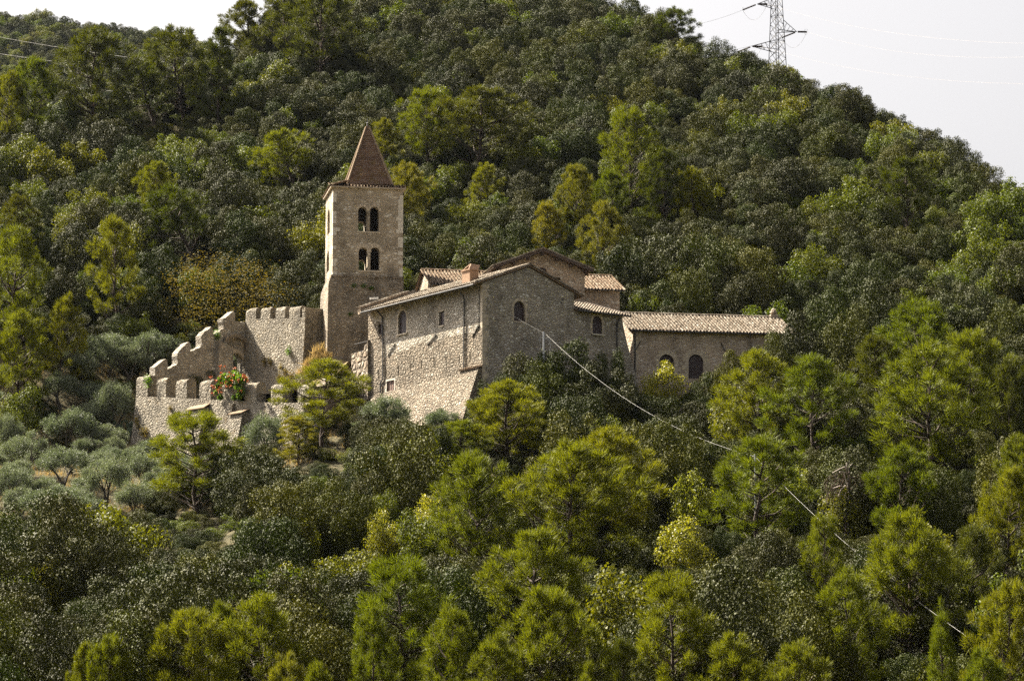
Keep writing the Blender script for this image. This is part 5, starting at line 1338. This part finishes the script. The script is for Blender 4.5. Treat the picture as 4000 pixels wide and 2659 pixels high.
def scatter(name, pts, protos, loc=(0, 0, 0)):
    """one object: a crowd nobody could count; pts = (x, y, z, sx, sz, rz, variant)"""
    me = bpy.data.meshes.new(name); n = len(pts)
    me.vertices.add(n); me.vertices.foreach_set('co', np.array([p[:3] for p in pts], np.float32).ravel())
    for an, ty, col in (('size', 'FLOAT_VECTOR', [(p[3], p[3], p[4]) for p in pts]), ('turn', 'FLOAT_VECTOR', [(0, 0, p[5]) for p in pts])):
        a = me.attributes.new(an, ty, 'POINT'); a.data.foreach_set('vector', np.array(col, np.float32).ravel())
    a = me.attributes.new('variant', 'INT', 'POINT'); a.data.foreach_set('value', np.array([p[6] for p in pts], np.int32))
    o = bpy.data.objects.new(name, me); COL.objects.link(o); o['kind'] = 'stuff'
    ng = bpy.data.node_groups.new(name, 'GeometryNodeTree')
    ng.interface.new_socket('Geometry', in_out='INPUT', socket_type='NodeSocketGeometry'); ng.interface.new_socket('Geometry', in_out='OUTPUT', socket_type='NodeSocketGeometry')
    N, L = ng.nodes, ng.links; gi = N.new('NodeGroupInput'); go = N.new('NodeGroupOutput'); jn = N.new('GeometryNodeJoinGeometry')
    def attr(nm, ty):
        x = N.new('GeometryNodeInputNamedAttribute'); x.data_type = ty; x.inputs[0].default_value = nm; return x.outputs[0]
    sz = attr('size', 'FLOAT_VECTOR'); tn = attr('turn', 'FLOAT_VECTOR'); vr = attr('variant', 'INT')
    er = N.new('FunctionNodeEulerToRotation'); L.new(tn, er.inputs[0])
    for k, pr in enumerate(protos):
        oi = N.new('GeometryNodeObjectInfo'); oi.inputs[0].default_value = pr; oi.transform_space = 'ORIGINAL'
        if len(oi.inputs) > 1: oi.inputs[1].default_value = True
        cp = N.new('FunctionNodeCompare'); cp.data_type = 'INT'; cp.operation = 'EQUAL'
        ii = [s_ for s_ in cp.inputs if s_.type == 'INT']; L.new(vr, ii[0]); ii[1].default_value = k
        ip = N.new('GeometryNodeInstanceOnPoints'); L.new(gi.outputs[0], ip.inputs['Points']); L.new(cp.outputs[0], ip.inputs['Selection'])
        L.new([s_ for s_ in oi.outputs if s_.type == 'GEOMETRY'][0], ip.inputs['Instance']); L.new(er.outputs[0], ip.inputs['Rotation']); L.new(sz, ip.inputs['Scale'])
        L.new(ip.outputs[0], jn.inputs[0])
    L.new(jn.outputs[0], go.inputs[0])
    md = o.modifiers.new(name, 'NODES'); md.node_group = ng
    return o
keys = sorted(FIRST.keys()); kidx = {k: i for i, k in enumerate(keys)}; protos = [FIRST[k] for k in keys]
rest = [p for p in PTS if id(p) not in solo and (p[5], p[6]) in kidx]
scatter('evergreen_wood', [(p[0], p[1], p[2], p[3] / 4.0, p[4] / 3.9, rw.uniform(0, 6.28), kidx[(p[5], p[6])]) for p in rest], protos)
# low scrub that closes the ground between the stems
und = []
y = 150.0
while y < 440:
    x = -0.18 * y - 4
    while x < .18 * y + 4:
        px, py = x + rw.uniform(-.9, .9), y + rw.uniform(-.9, .9); x += 2.3
        if near_build(px, py, .5): continue
        z = terr(px, py); 
        if px < -13 and 238 < py < 284:
            if rw.random() < .45: continue
        s_ = rw.uniform(.3, .55); 
        u, v = proj((px, py, z + s_ * 3))
        if py < 262 and py > 205 and v < interp(u, LIM) - 40: continue
        und.append((px, py, z - .2, s_ * 1.1, s_ * .8, rw.uniform(0, 6.28), rw.randrange(len(protos))))
    y += 2.3
scatter('undergrowth', und, protos)
farp = []
yy = 800.0
while yy < 1050:
    xx = -215.0
    while xx < -55:
        px, py = xx + rw.uniform(-2, 2), yy + rw.uniform(-2, 2); xx += 3.4
        s_ = rw.uniform(.6, 1.15) * (1.4 if rw.random() < .05 else 1)
        farp.append((px, py, far_z(px, py) - .6, s_ * 1.15, s_ * rw.uniform(.9, 1.4), rw.uniform(0, 6.28), rw.randrange(len(protos))))
    yy += 3.2
scatter('far_wood', farp, protos)
#MISC
# ================================================================== CABLES, POLES, PYLON
def span(A, B, sag, n=24):
    return [A.lerp(B, i / n) - Vector((0, 0, sag * 4 * (i / n) * (1 - i / n))) for i in range(n + 1)]
pole_top = at(2124, 1300, 246.5)
mb = MB(); gz = terr(pole_top.x, pole_top.y)
po = thing('utility_pole', (pole_top.x, pole_top.y, gz), 'thin grey metal utility pole in front of the shaded gable', 'pole')
mb.tube([Vector((pole_top.x, pole_top.y, gz - .5)), pole_top + Vector((0, 0, .1))], [.10, .075], 8); mb.part('pole', M['galv'], po)
mb = MB()
for k, (dx, dz) in enumerate(((-.35, -.55), (-.3, -.95), (.5, -.5), (.55, -.85))):
    a = pole_top + Vector((0, -.02, -.25 - .1 * k)); mb.tube([a, a + Vector((dx * .6, -.1, .12)), a + Vector((dx, -.12, dz * .4)), a + Vector((dx * .8, -.1, dz))], .016, 4)
mb.part('loose_cable', M['galv'], po)
hb = wHG.pt(*wHG.hit(1893, 1163), .12)
mb = MB(); mb.tube(span(hb, pole_top, .12, 10), .009, 5); tag(mb.solo('overhead_cable', M['cable'], tuple(hb)), 'short pale cable from the house corner down across the gable to the pole', 'cable')
p2 = at(2950, 1782, 205); gz = terr(p2.x, p2.y)
mb = MB(); mb.tube(span(pole_top + Vector((.12, 0, -.05)), p2, 1.35, 40), .007, 5); tag(mb.solo('overhead_cable', M['cable'], tuple(p2)), 'long pale cable sagging over the oaks below the wing', 'cable')
mb = MB(); mb.tube([Vector((p2.x, p2.y, gz - .5)), p2 + Vector((0, 0, .15))], [.10, .07], 8); tag(mb.solo('utility_pole', M['galv'], (p2.x, p2.y, gz)), 'thin utility pole hidden in the pine crossed by the cable', 'pole')
p3 = at(3830, 2520, 158)
mb = MB(); mb.tube(span(p2, p3, .62, 40), .007, 5); tag(mb.solo('overhead_cable', M['cable'], tuple(p3)), 'pale cable running steeply downhill past the dead tree to the lower corner', 'cable')
# lattice pylon behind the skyline
YP = 455.0; pc = at(3035, 100, YP); zb_ = terr(pc.x, pc.y)
pyl = thing('pylon', (pc.x, pc.y, zb_), 'steel lattice power pylon on the skyline against the white sky', 'pylon')
zt_ = at(3035, -260, YP).z; z0_ = at(3035, 0, YP).z; z3_ = at(3035, 300, YP).z
hd = lambda z: .80 + (z0_ - z) / (z0_ - z3_) * .56
dirs = [Vector((math.cos(a), math.sin(a), 0)) for a in (.07, .07 + math.pi / 2, .07 + math.pi, .07 + 1.5 * math.pi)]
node = lambda k, z: Vector((pc.x, pc.y, z)) + dirs[k % 4] * hd(z)
for k in range(4):
    mb = MB(); mb.tube([node(k, zb_ - 1), node(k, zt_)], [.09, .06], 4); mb.part('leg', M['steel'], pyl)
mb = MB(); z = zb_; st_ = 1.25
while z < zt_ - .5:
    for k in range(4):
        mb.tube([node(k, z), node(k + 1, z + st_)], .035, 3); mb.tube([node(k + 1, z), node(k, z + st_)], .035, 3)
        if int((z - zb_) / st_) % 3 == 0: mb.tube([node(k, z), node(k + 1, z)], .04, 3)
    z += st_
mb.part('lattice', M['steel'], pyl)
def arm(ut, vt, side, va, vb, longL=(-1.85, .9, -.55), longR=(1.15, -1.3, -.35), wires=True):
    tip = at(ut, vt, YP); za, zb2 = at(3035, va, YP).z, at(3035, vb, YP).z
    k = 2 if side < 0 else 0; m_ = MB()
    a = node(k, za); b1, b2 = node(k + 1, zb2), node(k + 3, zb2); c = node(k, zb2)
    m_.tube([tip, a], .06, 4)
    for q in (b1, b2, c): m_.tube([tip, q], .045, 4)
    for f in (.25, .5, .75):
        m_.tube([tip.lerp(a, f), tip.lerp(b1, f)], .025, 3); m_.tube([tip.lerp(a, f), tip.lerp(b2, f)], .025, 3); m_.tube([tip.lerp(b1, f), tip.lerp(b2, f)], .025, 3); m_.tube([tip.lerp(a, f), tip.lerp(c, min(1, f + .25))], .025, 3)
    ca = m_.part('cross_arm', M['steel'], pyl)
    ends = []
    for v_ in (longL, longR):
        v_ = Vector(v_); m_ = MB(); s0 = tip + v_.normalized() * .25; n = 13; pts = []; rr = []
        for i in range(n):
            for (d_, r_) in ((0, .07), (.5, .15)): pts.append(s0 + v_ * ((i + d_) / n)); rr.append(r_)
        m_.tube(pts, rr, 7); m_.part('insulator', M['insul'], pyl, ca)
        e = s0 + v_; ends.append(e)
        m_ = MB(); ax = v_.normalized(); o1 = ax.orthogonal().normalized(); o2 = ax.cross(o1)
        m_.tube([e - ax * .15 + (o1 * math.cos(t * .6283) + o2 * math.sin(t * .6283)) * .42 for t in range(11)], .014, 3, False); m_.part('guard_ring', M['wire'], pyl, ca)
    m_ = MB(); m_.tube(span(ends[0], ends[1], 1.9, 16), .016, 3); m_.part('jumper', M['wire'], pyl, ca)
    return ends
E1 = arm(2958, 17, -1, -4, 32); E2 = arm(3112, 125, 1, 78, 122); E3 = arm(2937, 182, -1, 163, 200)
for e, (ul, vl), (ur, vr), nm in ((E1, (2560, 103), (4150, 262), 'upper'), (E2, (2500, 232), (4150, 306), 'middle'), (E3, (2450, 288), (4150, 418), 'lower')):
    a = at(ul, vl, 620); b = at(ur, vr - 90, 330)
    mb = MB(); mb.tube(span(e[0], a, 1.0), .02, 3); tag(mb.solo('power_line', M['wire'], tuple(e[0])), f'faint {nm} power line running from the pylon down behind the hill', 'power line')
    mb = MB(); mb.tube(span(e[1], b, 1.5), .010, 3); tag(mb.solo('power_line', M['wire'], tuple(e[1])), f'hair-thin {nm} power line crossing the white sky beside the pylon', 'power line')
for (v0, v1, nm) in ((135, 228, 'highest'), (205, 262, 'middle'), (297, 352, 'lowest')):
    a, b = at(-150, v0 - 18, 520), at(900, v1 + 40, 470)
    mb = MB(); mb.tube(span(a, b, .6), .03, 4); tag(mb.solo('power_line', M['cable'], tuple(a)), f'{nm} of three pale power lines crossing before the distant hill', 'power line')

# ================================================================== SMALL THINGS ON AND ABOUT THE WALLS
# floodlight on the roof end
q = at(1462, 1166, 264)
fl_ = thing('floodlight', (q.x, q.y, q.z - .6), 'small white floodlight at the far end of the house roof', 'lamp')
mb = MB(); mb.box(q + Vector((-.34, -.12, -.10)), (.68, .05, .05), (-.03, .3, .05), (0, -.02, .17)); mb.part('lamp_head', M['white'], fl_)
mb = MB(); mb.tube([q + Vector((.28, 0, -.05)), q + Vector((.3, .05, -.9))], .03, 5); mb.part('bracket', M['galv'], fl_)
# trumpet vine
rv_ = np.random.default_rng(12)
vp = wLo.pt(*wLo.hit(*z2(980, 1060)), .3)
vine = thing('trumpet_vine', tuple(vp), 'trumpet vine with orange flowers spilling over the rounded merlons', 'vine')
out = []
for (x, y, r) in ((940, 915, 52), (1000, 890, 46), (1060, 915, 46), (880, 930, 40), (1040, 980, 44), (1070, 1030, 34), (960, 960, 46), (900, 890, 30), (1100, 920, 30), (1050, 1075, 34), (870, 1090, 26), (845, 985, 24), (1000, 1090, 24), (830, 1040, 18)):
    c = np.array(wLo.pt(*wLo.hit(*z2(x, y), off=.35), .35)); rr = r / 2.4126 / 47
    n = 260; d = unit(rv_.normal(size=(n, 3))); p = c + d * rr * rv_.uniform(.3, 1.15, (n, 1)); nm_ = unit(d * .5 + rv_.normal(size=(n, 3)) * .6)
    out.append(rhombs(p, nm_, rv_, .17, .11))
V = np.concatenate(out) - np.array(vp); fo = bpy.data.objects.new('foliage', tri_mesh('foliage', V, 4, M['vine'])); COL.objects.link(fo); fo.parent = vine
mb = MB(); rf_ = random.Random(3)
for k in range(9):
    a = rf_.uniform(0, 6.28); d = Vector((math.cos(a), math.sin(a) * .6 - .3, rf_.uniform(-.6, .8))).normalized(); s_ = d.orthogonal().normalized() * .06; q = d.cross(s_).normalized() * .06; tip = d * rf_.uniform(.14, .24)
    ring_ = [tip + (s_ * math.cos(t) + q * math.sin(t)) for t in (0, 1.57, 3.14, 4.71)]
    for i in range(4): mb.poly((Vector((0, 0, 0)), ring_[i], ring_[(i + 1) % 4]))
fm = mb.mesh('flower', M['flower'])
for (x, y) in ((870, 803), (912, 802), (1005, 815), (885, 860), (960, 860), (870, 898), (940, 895), (985, 885), (1090, 880), (1105, 910), (1130, 940), (780, 905), (830, 935), (880, 960), (925, 950), (985, 935), (1040, 930), (790, 985), (815, 1000), (870, 1000), (925, 990), (965, 985), (850, 1030), (800, 1055), (1065, 1030), (1085, 890), (880, 1045), (1120, 905)):
    o = bpy.data.objects.new('flower', fm); COL.objects.link(o); o.parent = vine
    o.location = wLo.pt(*wLo.hit(*z2(x, y), off=.75), .75) - vp; o.rotation_euler = (rf_.uniform(-.5, .5), rf_.uniform(-.5, .5), rf_.uniform(0, 6)); sc_ = rf_.uniform(.6, .95); o.scale = (sc_,) * 3
# plants rooted in the walls
def tuftmesh(seed, n=160, green=False, drop=.5):
    r_ = np.random.default_rng(seed); d = unit(r_.normal(size=(n, 3)) + np.array([0, 0, -.2])); p = d * r_.uniform(.05, .36, (n, 1)) * np.array([1, .8, 1.5]); p[:, 2] -= drop * .3
    return tri_mesh('wall_plant', rhombs(p, unit(d + r_.normal(size=(n, 3)) * .5), r_, .15, .06), 4, M['vine' if green else 'tuft'])
tm = [tuftmesh(1), tuftmesh(2), tuftmesh(3, 200, True)]
for i, (wl_, x, y, k, sc_, lab) in enumerate((
    (wUp, 1540, 640, 2, 1.0, 'dark green tuft highest on the high sunlit wall'), (wUp, 1370, 735, 0, .9, 'yellowish tuft in the middle of the high sunlit wall'), (wUp, 1312, 735, 1, 1.0, 'dry hanging tuft left of the yellowish one on the high wall'),
    (wUp, 1475, 790, 0, 1.0, 'dry tuft below the dark green one on the high wall'), (wUp, 1520, 840, 1, .9, 'straw-coloured tuft low on the high wall'), (wUp, 1580, 870, 0, 1.2, 'reddish dry tuft near the pier of the high wall'), (wUp, 1465, 895, 1, 1.1, 'lowest dry tuft on the high sunlit wall'),
    (wLo, 200, 915, 2, 1.3, 'small green plant on top of the corner merlon'), (wSt, 832, 488, 2, 1.2, 'green plant growing on a step below the top of the stepped wall'), (wLo, 108, 1285, 0, .9, 'dry tuft on the lower left end of the merloned wall'), (wLo, 130, 1335, 1, .8, 'small dry tuft just below another on the merloned wall'),
    (wLo, 210, 1400, 1, 1.1, 'dry tuft low on the merloned wall'), (wLo, 420, 1180, 0, .8, 'little dry tuft under the third merlon'), (wLo, 445, 1330, 0, .9, 'dry tuft at mid height beside the pine on the merloned wall'), (wLo, 180, 1390, 0, 1.2, 'broad dry tuft at the foot of the merloned wall'))):
    s_, z_ = wl_.hit(*z2(x, y)); P_3 = wl_.pt(s_, z_, .12 + (.11 * max(0, zsill(s_) - z_) if wl_ is wLo else (.06 * max(0, 45 - z_) if wl_ is wUp else 0)))
    o = bpy.data.objects.new('wall_plant', tm[k]); COL.objects.link(o); o.location = P_3; o.scale = (sc_,) * 3; o.rotation_euler.z = i * 1.3
    tag(o, lab, 'plant', 'plants rooted in the walls')
for i, (x, y, r, lab) in enumerate(((282, 1040, .3, 'dark tuft on the tower under the string course, leftmost of three'), (343, 1042, .25, 'dark tuft on the tower under the string course, middle of three'), (390, 1055, .32, 'dark tuft on the tower under the string course, rightmost of three'), (260, 1215, .3, 'dark tuft midway down the tower base'))):
    s_, z_ = wF.hit(1200 + x / 1.568, 450 + y / 1.568); o = bpy.data.objects.new('wall_plant', tm[2]); COL.objects.link(o); o.location = wF.pt(s_, z_, .2); o.scale = (1.0, .6, .45); tag(o, lab, 'plant', 'plants rooted in the walls')
# prickly pear
b = foot(482, 1705); rc = random.Random(6); mb = MB()
def pad(c, ax, nrm, L, Wd):
    ax = ax.normalized(); nrm = (nrm - ax * nrm.dot(ax)).normalized(); sd = ax.cross(nrm); base = len(mb.v); n = 8
    rows = [(-.5, .25), (-.3, .75), (0, 1), (.3, .85), (.5, .3)]
    for (t, f) in rows:
        for k in range(n):
            a = 2 * math.pi * k / n; mb.v.append(tuple(c + ax * (t * L) + sd * (math.cos(a) * Wd * .5 * f) + nrm * (math.sin(a) * .05 * f)))
    for i in range(len(rows) - 1):
        for k in range(n): mb.f.append((base + i * n + k, base + i * n + (k + 1) % n, base + (i + 1) * n + (k + 1) % n, base + (i + 1) * n + k))
    mb.f.append(tuple(base + k for k in range(n))); mb.f.append(tuple(base + 4 * n + k for k in range(n)))
for k in range(15):
    p = b + Vector((rc.uniform(-.95, .95), rc.uniform(-.5, .5), 0)); ax = Vector((rc.uniform(-.5, .5), rc.uniform(-.3, .3), 1))
    for j in range(rc.choice((2, 3, 4))):
        pad(p + ax.normalized() * .2, ax, Vector((rc.uniform(-1, 1), -1, .2)), .42, .3); p = p + ax.normalized() * .4; ax = Vector((rc.uniform(-.9, .9), rc.uniform(-.5, .5), .9))
tag(mb.solo('prickly_pear', M['cactus'], tuple(b)), 'clump of prickly pear cactus at the left foot of the merloned wall', 'cactus')
# bare dead tree
b = foot(3300, 2085, None, 1.5); dt = thing('dead_tree', b, 'bare bleached dead tree among the pines below the great clump', 'dead tree')
Yd = b.y; f_ = lambda x, y, dy=0: at(3200 + x / 1.992, 1700 + y / 1.992, Yd + dy)
mb = MB(); mb.tube([b - Vector((0, 0, .5)), f_(215, 720), f_(205, 580), f_(222, 470), f_(232, 330), f_(232, 205)], [.2, .18, .17, .12, .09, .04], 7); mb.part('trunk', M['bark'], dt)
mb = MB()
for path in (((228, 300, 0), (195, 245, -.3), (150, 265, -.6), (102, 292, -.8), (128, 330, -.8), (190, 355, -.4)), ((226, 330), (205, 350, -.2), (222, 390, -.3), (200, 470, -.4), (188, 530, -.5)), ((236, 240), (255, 225, .3), (280, 250, .4), (294, 272, .4)), ((236, 330), (310, 322, .3), (365, 325, .4), (405, 370, .5)), ((225, 400), (160, 395, -.4), (108, 412, -.7)), ((222, 420), (235, 460, -.3), (225, 500, -.4)), ((205, 390, -.2), (170, 420, -.5), (148, 475, -.6)), ((310, 322, .3), (345, 360, .4), (352, 420, .4)), ((215, 300), (212, 240, -.1), (216, 210, -.1)), ((160, 282, -.6), (190, 285, -.4), (205, 330, -.3))):
    mb.tube([f_(*p) for p in path], [max(.012, .055 - .008 * i) for i in range(len(path))], 5)
mb.part('branches', M['deadwood'], dt)
mb = MB(); rd_ = random.Random(4)
for k in range(150):
    x0, y0 = rd_.uniform(60, 400), rd_.uniform(290, 480); a = rd_.uniform(.2, 1.2) * (1 if x0 > 220 else -1); L = rd_.uniform(60, 170)
    mb.tube([f_(lerp(225, x0, .55), y0 - 20, rd_.uniform(-.5, .5)), f_(x0, y0, rd_.uniform(-.7, .7)), f_(x0 + math.sin(a) * L * .4, y0 + L * .6, rd_.uniform(-.7, .7)), f_(x0 + math.sin(a) * L * .3, y0 + L, rd_.uniform(-.8, .8))], [.012, .010, .008, .004], 3)
mb.part('twigs', M['deadtwig'], dt)
# dry grass on the olive terrace and on the bank under the tower
rg_ = np.random.default_rng(21); out = []
def blades(cx, cy, z, n, spread, h):
    p = np.stack([cx + rg_.normal(0, spread, n), cy + rg_.normal(0, spread, n), np.full(n, z)], 1)
    for i in range(n): p[i, 2] = (z if z is not None else terr(p[i, 0], p[i, 1])) - .05
    ax = unit(rg_.normal(size=(n, 3)) * .4 + np.array([0, 0, 1])); sd = unit(np.cross(ax, rg_.normal(size=(n, 3)))); L = rg_.uniform(.5, 1.1, (n, 1)) * h
    out.append(np.stack([p - sd * .03, p + sd * .03, p + ax * L], 1).reshape(-1, 3))
for k in range(420):
    x, y = rg_.uniform(-47, -12), rg_.uniform(241, 283)
    if near_build(x, y, .6): continue
    blades(x, y, None, 42, .55, .6)
gm = tri_mesh('dry_grass', np.concatenate(out), 3, M['straw']); o = bpy.data.objects.new('dry_grass', gm); COL.objects.link(o); o['kind'] = 'stuff'
out = []; ra_ = random.Random(3)
for (x, y, n_) in ((1720, 790, 5), (1760, 740, 5), (1790, 690, 3), (1690, 840, 5), (1660, 880, 4), (1740, 820, 5), (1800, 650, 2), (1850, 720, 3), (1780, 780, 3)):
    for k in range(n_):
        q = at(*z2(x + ra_.uniform(-30, 30), y + ra_.uniform(-25, 25)), 268.3 + (790 - y) * .006); out_n = len(out); blades(q.x, q.y, q.z, 60, .22, .75)
V = np.concatenate(out); c0 = V.mean(0)
o = bpy.data.objects.new('dry_bush', tri_mesh('dry_bush', V - c0, 3, M['straw'])); COL.objects.link(o); o.location = c0; tag(o, 'dry reddish grassy bush on the bank at the left foot of the tower', 'bush')
# ================================================================== AIR
m, nt, out_ = new_mat('thin_haze'); pv = nt.nodes.new('ShaderNodeVolumePrincipled')
pv.inputs['Color'].default_value = (0.30, 0.34, 0.40, 1); pv.inputs['Density'].default_value = 0.00002; pv.inputs['Anisotropy'].default_value = 0.3
nt.links.new(pv.outputs[0], out_.inputs['Volume'])
mb = MB(); mb.box((-900, -100, -28), (1300, 0, 0), (0, 1560, 0), (0, 0, 320)); hz = mb.solo('haze', m); hz['kind'] = 'stuff'
cy.volume_bounces = 0
